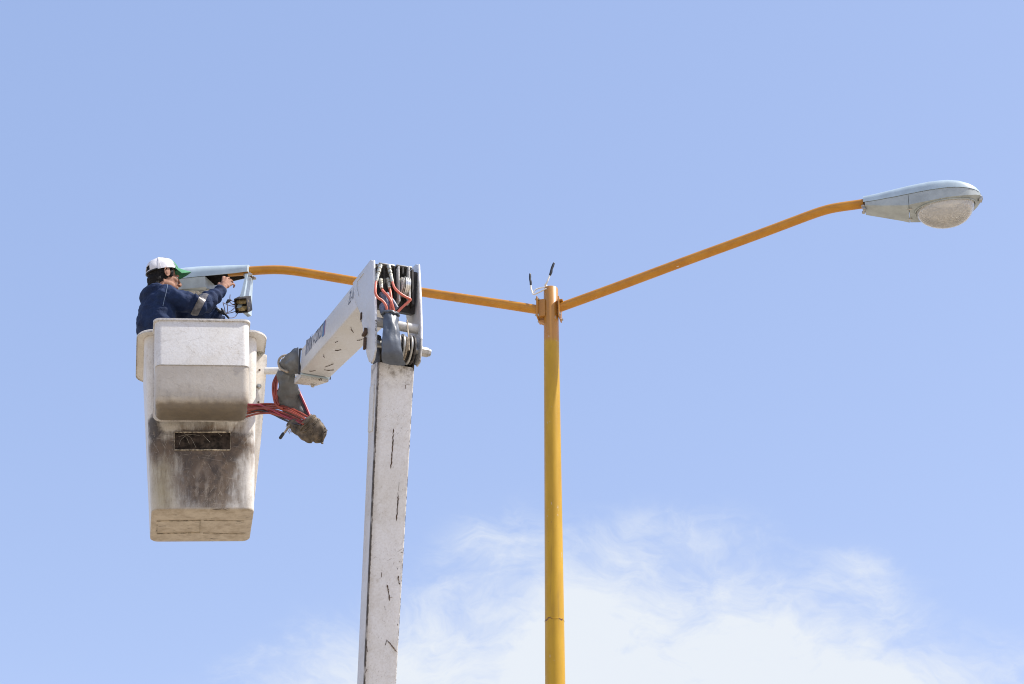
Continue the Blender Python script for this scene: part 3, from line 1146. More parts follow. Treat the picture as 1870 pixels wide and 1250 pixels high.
# weld outline on the left plate
bm = bmesh.new()
tube(bm, [pl(664, 500) - LV * .001, pl(653, 514) - LV * .001, pl(652, 524) - LV * .001, pl(655.5, 541) - LV * .001], .0028, 6)
mesh_obj('weld_bead', bm, M['white'], ub)

# lettering on the left side of the upper boom
side_n = (tl1 - tl0).cross(bl0 - tl0).normalized()
if side_n.dot(-LV) < 0:
    side_n = -side_n
sp0 = tl0 + IN


def sidept(px, py, h=.0016):
    return on_plane(px, py, sp0, side_n) + side_n * h


def patch(bm, quad, h=.0016, mi=0):
    vs_ = [bm.verts.new(sidept(x, y, h)) for x, y in quad]
    bm.faces.new(vs_).material_index = mi


bm = bmesh.new()
patch(bm, [(559.5, 622), (568.5, 616), (569, 636), (557, 651)], .0012)
mesh_obj('faded_band', bm, M['decal_pale'], ub, smooth=0)
bm = bmesh.new()
patch(bm, [(591.3, 588.5), (594, 585), (591.5, 613), (588, 617)], .0014)
patch(bm, [(594.1, 584.9), (595, 583.8), (592.6, 612), (591.6, 613)], .0014, 1)
mesh_obj('stripe', bm, [M['decal_blue'], M['decal_red']], ub, smooth=0)


def lettering(text, p_bl, p_br, p_tl, mat):
    """text mapped flat on the boom's side between three photo corners"""
    cu = bpy.data.curves.new('text', 'FONT')
    cu.body = text
    o = bpy.data.objects.new('tmp', cu)
    COL.objects.link(o)
    dg = bpy.context.evaluated_depsgraph_get()
    ev = o.evaluated_get(dg)
    me = ev.to_mesh()
    bm = bmesh.new()
    bm.from_mesh(me)
    ev.to_mesh_clear()
    bpy.data.objects.remove(o)
    xs = [v.co.x for v in bm.verts]
    ys = [v.co.y for v in bm.verts]
    x0, x1_, y0, y1_ = min(xs), max(xs), min(ys), max(ys)
    A, B2, C2 = sidept(*p_bl), sidept(*p_br), sidept(*p_tl)
    for v in bm.verts:
        fx, fy = (v.co.x - x0) / (x1_ - x0), (v.co.y - y0) / (y1_ - y0)
        v.co = A + (B2 - A) * fx + (C2 - A) * fy
    return mesh_obj('lettering', bm, mat, ub, smooth=0)


lettering('MI', (558.5, 648), (569, 636.5), (560.5, 622), M['decal'])
lettering('A-COROST', (571, 633), (588.5, 613.5), (573, 610), M['decal'])
lettering('ZL-10', (636, 558), (645.5, 546), (639, 534), M['decal'])

# ---- hydraulic hoses and fittings at the elbow
E5 = 11.367


def e5(x, y, back=0.0):
    return ef(670 + x / E5, 470 + y / E5, back)


hz = [([(190, 510), (180, 620), (178, 750), (230, 840), (330, 910), (400, 1020), (425, 1150)], (-.02, -.05, -.06, -.06, -.06, -.06, -.05)),
      ([(300, 645), (350, 720), (430, 800), (490, 890), (530, 1000), (565, 1130)], (0, -.03, -.05, -.06, -.06, -.05)),
      ([(468, 630), (490, 740), (505, 860), (500, 1000), (480, 1140)], (0, -.02, -.03, -.04, -.04)),
      ([(530, 520), (570, 630), (660, 730), (780, 810), (870, 855), (905, 885), (860, 930), (780, 1000), (700, 1075), (640, 1140)], (-.02, -.05, -.07, -.07, -.065, -.06, -.055, -.05, -.045, -.04))]
for pts, bk_ in hz:
    bm = bmesh.new()
    tube(bm, catmull([e5(x, y, q) for (x, y), q in zip(pts, bk_)], 5), .0080, 10)
    mesh_obj('hose', bm, M['hose'], lift, smooth=60)
bm = bmesh.new()
tube(bm, catmull([e5(300, 760, .02), e5(370, 850, 0), e5(450, 1000, -.02), e5(470, 1100, -.02)], 4), .016, 10)
mesh_obj('hose', bm, M['hose_blue'], lift, smooth=60)
bm = bmesh.new()
tube(bm, catmull([e5(410, 760, .03), e5(520, 900, .01), e5(620, 1060, 0)], 4), .014, 10)
mesh_obj('hose', bm, M['hose_blue'], lift, smooth=60)
for pts in ([(285, 165), (195, 505)], [(285, 465), (305, 650)], [(435, 455), (468, 640)], [(450, 180), (532, 525)]):
    a_, b_ = e5(*pts[0], .02), e5(*pts[1], -.02)
    ln = (b_ - a_).length
    bm = bmesh.new()
    lathe(bm, a_, b_ - a_, [(0, .007), (ln * .02, .013), (ln * .22, .013), (ln * .24, .009), (ln * .30, .009), (ln * .31, .013), (ln * .44, .013), (ln * .45, .009), (ln * .52, .009), (ln * .53, .0125), (ln * .60, .0125), (ln * .62, .0105), (ln * .97, .0100), (ln, .008)], 10)
    mesh_obj('hose_fitting', bm, M['zinc'], ub, smooth=30)

# ---- lower boom
bn_ = ax.cross(LV).normalized()
if bn_.y < 0:
    bn_ = -bn_
wt, wb = .229, .197
wb_end = wt + (wb - wt) * 1.35
dep = .17


def boom_ring(s, wdt, d_):
    a = fl0 + ax * s
    r_ = .014
    pts = []
    corners = [(0, 0), (wdt, 0), (wdt, d_), (0, d_)]
    arc = {0: (180, 270), 1: (270, 360), 2: (0, 90), 3: (90, 180)}
    for i, (x, y) in enumerate(corners):
        cx = x + (r_ if i in (0, 3) else -r_)
        cy = y + (r_ if i in (0, 1) else -r_)
        a0, a1 = arc[i]
        for k in range(4):
            an = R(a0 + (a1 - a0) * k / 3)
            pts.append(a + LV * (cx + math.cos(an) * r_) + bn_ * (cy + math.sin(an) * r_))
    return pts


bm = bmesh.new()
uvl = bm.loops.layers.uv.new('UVMap')
NS = 24
visL = (flb - fl0).length
rings = [boom_ring(LEN * k / NS, wt + (wb - wt) * min(LEN * k / NS / visL, 1.5), dep) for k in range(NS + 1)]
vs_ = loft(bm, rings)
bm.faces.ensure_lookup_table()
for f in bm.faces:
    for lp_ in f.loops:
        rel = lp_.vert.co - fl0
        al_ = ax.dot(LV)
        X_ = (rel.dot(LV) - al_ * rel.dot(ax)) / (1 - al_ * al_)
        s = rel.dot(ax) - X_ * al_
        wdt = wt + (wb - wt) * min(s / visL, 1.5)
        x = X_ / wdt
        dd = rel.dot(bn_)
        lp_[uvl].uv = (x if dd < .0141 else (-dd / wdt if x < .3 else 1 + dd / wdt), 1 - s / visL)


def front(u_, px_y, h=-.0012):
    """point of the boom's front face at photo height px_y, u 0..1 across"""
    best = None
    lo, hi = 0.0, LEN
    for _ in range(40):
        mid = (lo + hi) / 2
        p = fl0 + ax * mid
        d = p - CAM
        py = 625 - d.dot(UPV) / d.dot(FWD) * FPX
        if py < px_y:
            lo = mid
        else:
            hi = mid
    p = fl0 + ax * lo
    wdt = wt + (wb - wt) * min(lo / visL, 1.5)
    return p + LV * (wdt * u_) + bn_ * h


for pts, r_ in [([(.50, 778), (.505, 800), (.50, 830), (.485, 851)], .0042), ([(.735, 874), (.74, 890)], .0025), ([(.73, 893), (.735, 915), (.72, 945)], .0038),
                ([(.555, 1064), (.60, 1076), (.655, 1092)], .0055), ([(.64, 1086), (.73, 1085)], .0045), ([(.86, 1045), (.88, 1053), (.92, 1060)], .0045),
                ([(.37, 1043), (.365, 1051)], .0065), ([(.37, 1038), (.372, 1039)], .005), ([(.82, 1031), (.822, 1033)], .006), ([(.62, 1164), (.59, 1174)], .006),
                ([(.64, 1165), (.80, 1174), (.94, 1183)], .0048), ([(.52, 1103), (.53, 1110)], .003), ([(.90, 1001), (.99, 1002)], .006), ([(.92, 1133), (.925, 1135)], .006),
                ([(.88, 1018), (.882, 1019)], .005), ([(.50, 1007), (.505, 1008)], .004), ([(.77, 695), (.765, 702)], .006), ([(.78, 694), (.90, 693)], .002),
                ([(.03, 1180), (.06, 1190)], .007), ([(.08, 1222), (.04, 1228)], .008)]:
    pp = catmull([front(a_, b_) for a_, b_ in pts], 7)
    pp = [p + LV * random.uniform(-.0022, .0022) for p in pp]
    rr_ = [r_ * random.uniform(.35, 1.05) for _ in pp]
    rr_[0] = rr_[-1] = r_ * .25
    tube(bm, pp, rr_, 6, mi=1, rnd=True, sq=.35)
lb = mesh_obj('lower_boom', bm, [M['boom'], M['scar']], lift, smooth=30)
# ears that carry the pin
for lat, px_ in ((.016, 0), (wt - .022, 1)):
    bm = bmesh.new()
    o_ = fl0 + LV * lat
    pinp = V((0, 0, 0))
    pts2 = []
    up_ = -ax
    fz = bn_
    prof2 = [(-.02, .004), (-.01, .002), (0, .0), (.08, -.004), (.13, .006), (.165, .04), (.18, .09), (.165, .14), (.12, .168), (.0, .160), (-.02, .160)]
    slab(bm, [o_ + up_ * a_ + fz * (b_ + .0) - LV * (.006 if px_ == 0 else -.006) for a_, b_ in prof2], LV, .012, .002)
    mesh_obj('boom_ear', bm, M['ear'], lb, smooth=30)
# collar strip low on the left face
bm = bmesh.new()
obox(bm, fl0 + ax * .27 - LV * .001 + bn_ * .10, LV, ax, bn_, .006, .14, .05, .005)
mesh_obj('side_pad', bm, M['white'], lb, smooth=30)
# lower sheave pack round the pin
pc = pl(680, 630)
for k, (lat, rad, mt) in enumerate(((.142, .090, 'white'), (.158, .076, 'ear'), (.173, .090, 'steel'), (.190, .080, 'rope'), (.205, .074, 'ear'), (.220, .090, 'steel'), (.240, .088, 'ear'))):
    bm = bmesh.new()
    cc = pc + LV * lat - U * .01
    lathe(bm, cc, LV, [(-.007, .02), (-.007, rad - .004), (-.004, rad), (.004, rad), (.007, rad - .004), (.007, .02)], 32)
    mesh_obj('pulley', bm, M[mt], lb, smooth=30)
bm = bmesh.new()
tube(bm, catmull([ef(743.5, 585, .0), ef(744.5, 600, -.02), ef(746, 615, -.085), ef(747, 640, -.10)], 4), .0045, 6)
mesh_obj('cable', bm, M['rope'], lb)
# dark block put in for the shade behind the pulleys
bm = bmesh.new()
obox(bm, fl0 - ax * .06 + LV * (wt / 2) + bn_ * .12, LV, ax, bn_, wt / 2 - .02, .06, .04)
mesh_obj('shade_core', bm, M['dark'], lb, smooth=0)

# grey vinyl sleeve over the hoses, tucked into the top of the lower boom


def cloth_sleeve(bm, secs, seed=0, amp=.006, n=28, mi=0, freq=22.0):
    """secs: list of (centre, half width vector, half depth vector)"""
    P = [s_[0] for s_ in secs]
    Wv = [s_[1] for s_ in secs]
    Dv = [s_[2] for s_ in secs]
    cP, cW, cD = catmull(P, 6), catmull(Wv, 6), catmull(Dv, 6)
    rings = []
    for i, (p, a, d) in enumerate(zip(cP, cW, cD)):
        r_ = []
        for k in range(n):
            th = 2 * math.pi * k / n
            q = p + a * math.cos(th) + d * math.sin(th)
            nn = mnoise.noise(q * freq + V((seed, 0, 0))) * amp + mnoise.noise(V((math.cos(th) * 3 + seed, math.sin(th) * 3, i * .12))) * amp * 1.3
            r_.append(q + (q - p).normalized() * nn)
        rings.append(r_)
    loft(bm, rings, True, True, mi=mi)


bm = bmesh.new()
cloth_sleeve(bm, [(ef(713, 571, -.055), LV * .050, U * .030), (ef(713, 578, -.065), LV * .046, U * .032), (ef(713.5, 589, -.075), LV * .046, U * .034),
                  (ef(714, 605, -.085), LV * .050, U * .036), (ef(715, 630, -.09), LV * .058, U * .036), (ef(717, 650, -.075), LV * .066, U * .034), (ef(720, 663, -.04), LV * .074, U * .030)], 3, .007)
# turned-down cuff
ring = [ef(713, 575, -.06) + LV * (.050 * math.cos(2 * math.pi * k / 24)) + U * (.034 * math.sin(2 * math.pi * k / 24)) + ZU * (.006 * math.sin(k * 1.9)) for k in range(25)]
tube(bm, ring, .009, 8)
mesh_obj('hose_cover', bm, M['cover'], lift, smooth=60)
bm = bmesh.new()
cloth_sleeve(bm, [(ef(704, 556, .01), LV * .028, U * .03), (ef(702, 564, -.01), LV * .034, U * .03), (ef(705, 576, -.02), LV * .030, U * .03)], 8, .006)
mesh_obj('rag', bm, M['hose_blue'], lift, smooth=60)

# ---- pedestal (out of frame): the boom's foot on a turntable
bm = bmesh.new()
fc = foot
lathe(bm, V((fc.x, fc.y, 0)), ZU, [(.0, .55), (.05, .55), (.06, .30), (max(fc.z - .35, .3), .26), (max(fc.z - .33, .32), .36), (max(fc.z - .25, .4), .36)], 24)
for s in (-1, 1):
    obox(bm, V((fc.x, fc.y, fc.z - .08)) + LV * (s * .16), LV, U, ZU, .02, .18, .30, .006)
mesh_obj('turntable', bm, M['white'], lift, smooth=30)

# ---- bucket
BX0, BX1 = at(263, 640, 12.92).x, at(468, 640, 12.92).x
ZT = at(365, 611, 12.90).z
ZB = at(365, 930, 13.02).z
YF, YB = 12.90, 13.62
bcx, bcy = (BX0 + BX1) / 2, (YF + YB) / 2
bhx, bhy = (BX1 - BX0) / 2, (YB - YF) / 2
bbx = at(458.5, 930, 13.02).x - at(272, 930, 13.02).x
bb_cx = bcx + .012
bb_y0, bb_y1 = 13.02, 13.61
SKEW = 0.0
# the bucket hangs turned towards the camera and leans a little; it is built upright and posed at the end
B_PIV = V((bcx, YF, ZT))
B_ROT = Matrix.Rotation(R(10), 3, 'Z') @ Matrix.Rotation(R(-4.6), 3, 'Y')


def bplane(px, py, p0, n):
    """photo pixel -> point of a plane given in the upright bucket's own coordinates"""
    inv = B_ROT.transposed()
    o = inv @ (CAM - B_PIV) + B_PIV
    d = inv @ ray(px, py)
    return o + d * ((p0 - o).dot(n) / d.dot(n))


def bat(px, py, y):
    return bplane(px, py, V((0, y, 0)), V((0, 1, 0)))




def bucket_extra(t, co, c):
    sp = t.node('ShaderNodeSeparateXYZ')
    t.l.new(co, sp.inputs[0])
    x, y, z = sp.outputs
    n = t.noise(co, 9, 8, .7, .6)
    n2 = t.noise(t.map(co, scale=(1, 1, .22)), 16, 7, .7, .3)
    nn = t.m('ADD', t.m('MULTIPLY', n, .5), t.m('MULTIPLY', n2, .5))
    onf = t.m('LESS_THAN', y, -.17)                               # front wall only
    g = t.m('ADD', t.gauss(x, z, .05, -.18, .30, .17, 1.25), t.gauss(x, z, .04, -.50, .26, .24, 1.1))
    g = t.m('ADD', g, t.gauss(x, z, -.33, -.20, .07, .20, .5))
    g = t.m('ADD', g, t.gauss(x, z, 0, -.20, .40, .05, .45))
    n3 = t.noise(t.map(co, scale=(1, 1, .10)), 26, 7, .72)          # run-down streaks
    d = t.m('MULTIPLY', t.step(t.m('ADD', g, t.m('ADD', t.m('MULTIPLY', t.m('SUBTRACT', nn, .5), 1.7), t.m('MULTIPLY', t.m('SUBTRACT', n3, .5), .9))), .14, .95), onf)
    olive = t.m('MULTIPLY', t.m('MULTIPLY', t.gauss(x, z, -.27, -.46, .12, .40, 1.0), onf), t.m('ADD', .45, t.m('MULTIPLY', n3, .7)))
    c = t.mix(t.m('MULTIPLY', olive, .95), c, (.30, .235, .10))
    worn = t.m('MULTIPLY', t.step(t.m('ADD', t.m('MULTIPLY', n3, .6), t.m('MULTIPLY', n, .4)), .47, .62), t.gauss(x, z, .05, -.52, .22, .15, .8))
    dirt = t.mix(t.step(n, .36, .62), (.050, .030, .014), (.125, .080, .042))
    dirt = t.mix(worn, dirt, (.28, .235, .18))
    c = t.mix(t.m('MULTIPLY', d, .97), c, dirt)
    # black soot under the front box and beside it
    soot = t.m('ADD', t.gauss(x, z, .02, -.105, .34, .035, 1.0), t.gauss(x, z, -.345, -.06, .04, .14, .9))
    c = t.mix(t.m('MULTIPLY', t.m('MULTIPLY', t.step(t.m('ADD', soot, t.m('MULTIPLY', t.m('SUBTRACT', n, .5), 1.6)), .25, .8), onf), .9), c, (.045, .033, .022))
    # foot: mottled tan underside
    low = t.m('SUBTRACT', 1.0, t.step(t.m('ADD', z, t.m('MULTIPLY', t.m('SUBTRACT', n, .5), .03)), ZLOW, ZLOW + .016))
    tan = t.mix(t.step(nn, .40, .64), (.50, .43, .33), (.33, .265, .185))
    c = t.mix(low, c, tan)
    blk = t.m('MULTIPLY', t.m('MULTIPLY', t.step(t.noise(t.map(co, scale=(.3, 1, 1)), 26, 6, .75), .57, .66), low), t.step(t.noise(co, 6, 4), .40, .55))
    c = t.mix(t.m('MULTIPLY', blk, .85), c, (.05, .036, .025))
    sc = scratches(t, co, 150, (.5, 1.4, 2.5, -.4), .665, .72)
    c = t.mix(t.m('MULTIPLY', sc, t.m('MULTIPLY', d, .5)), c, (.42, .36, .28))
    return c


ZMID = (ZT + ZB) / 2
ZLOW = ZB - ZMID + .005
M['bucket'] = worn_white('bucket_fibreglass', white=(.73, .705, .655), grime=(.36, .28, .18), g_lo=.42, g_hi=.80, r_lo=.66, extra=bucket_extra, rough=.45, edge=.85)
M['bucket_plain'] = worn_white('bucket_lip_fibreglass', white=(.72, .69, .64), grime=(.40, .33, .24), g_lo=.40, g_hi=.8, r_lo=.68, rough=.45)


FX0, FX1 = bat(283.5, 640, 12.63).x, bat(455, 640, 12.63).x
fcx, fhx = (FX0 + FX1) / 2, (FX1 - FX0) / 2
bz1 = bat(369, 582, 12.60).z
bzm = bat(369, 669, 12.62).z
bz0 = bat(369, 738, 12.68).z
YR = 12.896


BZR = bzm - (bz0 + bz1) / 2
BZB = bz0 - (bz0 + bz1) / 2


def box_extra(t, co, c):
    sp = t.node('ShaderNodeSeparateXYZ')
    t.l.new(co, sp.inputs[0])
    x, y, z = sp.outputs
    n = t.noise(co, 10, 8, .7, .5)
    n2 = t.noise(t.map(co, scale=(1, 1, .2)), 18, 6, .7)
    zz_ = t.m('ADD', z, t.m('MULTIPLY', t.m('SUBTRACT', n, .5), .012))
    lower = t.m('SUBTRACT', 1.0, t.step(zz_, BZR - .006, BZR + .002))  # tan ground bounce painted on the part below the crease
    c = t.mix(t.m('MULTIPLY', lower, t.m('ADD', .42, t.m('MULTIPLY', n2, .45))), c, (.45, .39, .30))
    lin = t.m('LESS_THAN', t.m('ABSOLUTE', t.m('SUBTRACT', zz_, BZR)), .003)
    c = t.mix(t.m('MULTIPLY', lin, .5), c, (.20, .18, .15))
    zb_ = t.m('SUBTRACT', z, BZB)
    bot = t.m('SUBTRACT', 1.0, t.step(t.m('ADD', zb_, t.m('MULTIPLY', t.m('SUBTRACT', t.m('ADD', n, n2), 1.0), .22)), -.02, .13))
    c = t.mix(t.m('MULTIPLY', t.m('MULTIPLY', bot, t.m('ADD', .35, t.m('MULTIPLY', n2, .9))), .55), c, t.mix(t.step(n2, .35, .65), (.15, .105, .06), (.42, .34, .22)))
    rim_ = t.m('SUBTRACT', 1.0, t.step(t.m('ADD', zb_, t.m('MULTIPLY', t.m('SUBTRACT', n, .5), .05)), -.012, .022))
    c = t.mix(t.m('MULTIPLY', rim_, .65), c, (.06, .042, .025))
    # drip stains and black scuffs near the top edge
    scuff = t.m('MULTIPLY', t.step(t.noise(t.map(co, scale=(1, 1, .6)), 44, 5, .7), .65, .68), t.step(z, .25, .34))
    c = t.mix(scuff, c, (.03, .028, .026))
    hair = scratches(t, co, 90, (.5, 1.1, 1.9, 2.6), .68, .70)
    c = t.mix(t.m('MULTIPLY', hair, .2), c, (.16, .13, .10))
    return c


M['box'] = worn_white('box_fibreglass', white=(.73, .72, .695), grime=(.42, .36, .28), g_lo=.36, g_hi=.80, r_lo=.66, extra=box_extra, rough=.42, edge=.85)

bm = bmesh.new()


def brg(s, z, grow=0.0, r=.07):
    """rounded outline of the bucket at fraction s from the foot (0) to the rim (1)"""
    hx = (bbx / 2) + (bhx - bbx / 2) * s + grow
    y0 = bb_y0 + (YF - bb_y0) * s - grow
    y1 = bb_y1 + (YB - bb_y1) * s + grow
    cx = bb_cx + (bcx - bb_cx) * s
    out = rrect(cx, (y0 + y1) / 2, hx, (y1 - y0) / 2, max(r + grow, .01), z, 6)
    for p in out:
        p.x -= (p.y - YF) * SKEW
    return out


rings = [brg(0, ZB - .004, -.05, .06), brg(0, ZB - .003, -.012, .06), brg(0, ZB + .004, -.002, .06), brg(0, ZB + .02, 0.001, .06)]
for k in range(1, 11):
    s = k / 10
    rings.append(brg(s, ZB + (ZT - ZB - .012) * s))
# rim lip, turned outwards


def lipw(p):
    return .075 if p.x > bcx + bhx * .5 else .056


def lip(z, f):
    base = brg(1, z)
    out = []
    for p in base:
        cx, cy = bcx - (p.y - YF) * SKEW, bcy
        nx = max(min((p.x - cx) / bhx, 1), -1)
        ny = max(min((p.y - cy) / bhy, 1), -1)
        kx = math.copysign(max(abs(nx) - .72, 0) / .28, nx)
        ky = math.copysign(max(abs(ny) - .72, 0) / .28, ny)
        l_ = math.hypot(kx, ky) or 1
        out.append(p + V((kx / l_, ky / l_, 0)) * lipw(p) * f)
    return out


rings += [lip(ZT - .008, .15), lip(ZT - .004, .9), lip(ZT - .012, 1.0), lip(ZT + .004, 1.02), lip(ZT + .010, .9), lip(ZT + .010, 0.0)]
rings += [brg(1, ZT + .002, -.014, .06), brg(.95, ZT - .05, -.016, .06), brg(.5, ZB + .56, -.016, .06), brg(.44, ZB + .54, -.05, .05)]
loft(bm, rings)
bucket = mesh_obj('bucket', bm, [M['bucket']], lift, smooth=40, base=(bcx, bcy, ZMID))
bucket['label'] = 'tall dirty white fibreglass bucket with brown stains under its front box'

# front tool box
def frg(z, yf, g=0.0, r=.05, rear=YR):
    return rrect(fcx, (yf + rear) / 2, fhx + g, (rear - yf) / 2, r, z, 6)


bm = bmesh.new()
rings = [frg(bz0 - .030, 12.80, -.05, .03), frg(bz0 - .026, 12.72, -.022, .045), frg(bz0 - .012, 12.672, -.008), frg(bz0 + .012, 12.648, -.003), frg(bz0 + .045, 12.640)]
rings += [frg(bz0 + .045 + (bzm - bz0 - .045) * k / 4, 12.640 - .026 * k / 4) for k in range(1, 4)]
rings += [frg(bzm - .004, 12.612), frg(bzm + .001, 12.606, .002)]
rings += [frg(bzm + (bz1 - bzm) * k / 5, 12.604 + .018 * k / 5, .003) for k in range(1, 5)]
rings += [frg(bz1 - .012, 12.622, .004), frg(bz1 - .010, 12.610, .014), frg(bz1 + .004, 12.609, .015), frg(bz1 + .006, 12.614, .008), frg(bz1 + .006, 12.632, -.012), frg(bz1 - .2, 12.645, -.014), frg(bz1 - .21, 12.66, -.05)]
loft(bm, rings)
box = mesh_obj('tool_box', bm, [M['box']], bucket, smooth=40, base=(fcx, 12.7, (bz0 + bz1) / 2))
# flange where the box meets the bucket wall
bm = bmesh.new()
o1 = []
fz0, fz1, fr = bz0 - .036, bz1 - .02, .05
for cx_, cz_, a0 in ((fcx + fhx + .010 - fr, fz1 - fr, 0), (fcx - fhx - .010 + fr, fz1 - fr, 90), (fcx - fhx - .010 + fr, fz0 + fr, 180), (fcx + fhx + .010 - fr, fz0 + fr, 270)):
    for k in range(6):
        an = R(a0 + 18 * k)
        o1.append(V((cx_ + fr * math.cos(an), YR - .008, cz_ + fr * math.sin(an))))
slab(bm, o1, V((0, 1, 0)), .009, .002)
mesh_obj('box_flange', bm, M['bucket_plain'], bucket, smooth=30)

# moulded frames on the bucket's front wall and underside


def wall_pt(px, py):
    """point on the bucket's front wall"""
    p0 = V((0, YF, ZT))
    n_ = V((0, -(ZT - ZB), -(bb_y0 - YF))).normalized()
    return bplane(px, py, p0, n_) + n_ * .004


bm = bmesh.new()
q = [wall_pt(319, 790), wall_pt(420.5, 790), wall_pt(420.5, 822.5), wall_pt(319, 822.5)]
tube(bm, q + q[:1] + [q[1]], .0042, 6)
mesh_obj('name_frame', bm, plain('grimy_frame', (.48, .41, .30), .7, 0, .5, 40), bucket)
bm = bmesh.new()
vs2 = [bm.verts.new(p + V((0, .0025, 0))) for p in q]
bm.faces.new(vs2)
for pts in ([(327, 813), (331, 803), (340, 796)], [(336, 792), (349, 801), (358, 818)], [(326, 798), (344, 794), (366, 796)], [(371, 795), (383, 808)], [(398, 791), (405, 797)], [(341, 800), (346, 812)]):
    tube(bm, catmull([wall_pt(*p) + V((0, .0015, 0)) for p in pts], 4), .0010, 4, mi=1)
mesh_obj('name_plate', bm, [plain('grimy_plate', (.045, .034, .026), .85, 0, .5, 26, spec=.15), plain('pale_scratch', (.35, .31, .25), .7, 0, .3, 60)], bucket, smooth=0)


def bot_pt(px, py):
    return bplane(px, py, V((0, 0, ZB - .006)), ZU)


bm = bmesh.new()
q = [bot_pt(287, 952), bot_pt(366, 951), bot_pt(365, 973), bot_pt(286, 975)]
tube(bm, q + q[:1], .006, 6)
q = [bot_pt(372, 951), bot_pt(446, 952), bot_pt(445, 976), bot_pt(371, 974)]
tube(bm, [q[1], q[0]], .003, 6)
tube(bm, [q[2], q[3]], .003, 6)
mesh_obj('drain_frame', bm, M['wrap'] if False else plain('tan_grime', (.40, .34, .25), .7, 0, .4, 30), bucket)

# mounting plate with bolts on the right wall


def side_x(z, y):
    s = (z - ZB) / (ZT - ZB)
    return bb_cx + (bcx - bb_cx) * s + (bbx / 2) + (bhx - bbx / 2) * s


bm = bmesh.new()
FY = 13.16


def wall_x(z):
    return side_x(z, 0) - (FY - YF) * SKEW


o1 = [V((wall_x(ZT - .012) - .05, FY, ZT - .012)), V((bat(487, 640, FY).x - .03, FY, ZT - .012)), V((bat(487.5, 640, FY).x, FY, ZT - .025)), V((bat(487, 640, FY).x, FY, bat(486.5, 660, FY).z)), V((bat(480.5, 760, FY).x, FY, bat(480.5, 760, FY).z)),
      V((bat(477, 800, FY).x, FY, bat(477, 800, FY).z)), V((wall_x(ZB + .10) + .004, FY, ZB + .10)), V((wall_x(ZB + .10) - .05, FY, ZB + .10)), V((wall_x(ZB + .7) - .05, FY, ZB + .7))]
slab(bm, o1, V((0, 1, 0)), .05, .008)
mount = mesh_obj('mounting_flange', bm, M['bucket_plain'], bucket, smooth=30)
for px_, py_, rd, mt in ((479, 647, .0185, 'zinc'), (477.5, 706, .0185, 'zinc'), (478.5, 676, .008, 'scar'), (476.5, 735, .008, 'scar')):  # the small dark discs stand for the shade in open holes
    bm = bmesh.new()
    pp = bat(px_ - 4.5, py_, FY - .001)
    lathe(bm, pp, V((0, -1, 0)), [(-.004, rd), (.008 if mt == 'zinc' else .002, rd), (.015 if mt == 'zinc' else .003, rd * .8)], 12)
    mesh_obj('bolt_or_hole', bm, M[mt], bucket, smooth=30)
# pivot shaft between bucket and boom tip
bm = bmesh.new()
sh0 = at(483, 678, 13.2)
tipc = (tl1 + bl1) / 2 + LV * (w1 / 2)
tube(bm, [sh0, at(516, 677.5, sh0.y)], .027, 16)
tube(bm, catmull([at(514, 677.5, sh0.y), at(524, 675, sh0.y - .12), tipc + axis_b * .15, tipc + axis_b * .01], 4), [.03] * 4 + [.05] * 4 + [.06] * 5, 16)
mesh_obj('bucket_shaft', bm, M['white'], lift, smooth=40)

# ---- vinyl sleeve, ring and hose bundle between boom tip and bucket
G5 = 6.577


def g5(x, y, Y):
    return at(450 + x / G5, 640 + y / G5, Y)


YS = 12.45
XV = V((1, 0, 0))
YV = V((0, 1, 0))


def sec(c, ang, hw, hd):
    """section of a sleeve: across direction given by its angle in the picture plane"""
    return (c, (XV * math.cos(R(ang)) + UPV * math.sin(R(ang))) * hw, FWD * hd)


bm = bmesh.new()
cloth_sleeve(bm, [sec(g5(640, 118, 12.26), -84, .092, .06), sec(g5(600, 138, 12.28), -76, .088, .06), sec(g5(550, 168, 12.31), -66, .074, .05), sec(g5(490, 200, 12.35), -56, .058, .045), sec(g5(430, 232, 12.39), -48, .044, .035)], 1, .011)
mesh_obj('vinyl_boot', bm, M['cover_dark'], lift, smooth=60)
bm = bmesh.new()
cloth_sleeve(bm, [sec(g5(480, 240, 12.42), 2, .058, .03), sec(g5(485, 300, 12.43), 3, .061, .035), sec(g5(492, 400, 12.46), 4, .070, .035), sec(g5(505, 520, 12.50), 4, .080, .032), sec(g5(528, 640, 12.55), 4, .080, .03), sec(g5(580, 740, 12.58), 10, .075, .03), sec(g5(650, 830, 12.60), 30, .06, .03)], 2, .012)
mesh_obj('vinyl_sleeve', bm, M['cover_dark'], lift, smooth=60)
bm = bmesh.new()
tube(bm, catmull([g5(540, 60, 12.33), g5(450, 65, 12.33), g5(400, 100, 12.34), g5(385, 150, 12.34), g5(400, 205, 12.34), g5(440, 240, 12.33), g5(500, 262, 12.32)], 5), .0085, 8)
mesh_obj('tie_rope', bm, M['rope'], lift, smooth=60)
# fluffy frayed edge
bm = bmesh.new()
random.seed(11)
for k in range(70):
    q_ = random.random()
    x, y = 425 + q_ * 150, 130 - q_ * 85 + random.uniform(-10, 14)
    a_ = g5(x, y, 12.33)
    tube(bm, [a_, a_ + V((random.uniform(-.02, .008), random.uniform(-.01, .01), random.uniform(.0, .022)))], [.004, .0015], 5)
mesh_obj('frayed_padding', bm, M['white_wire'], lift, smooth=60)

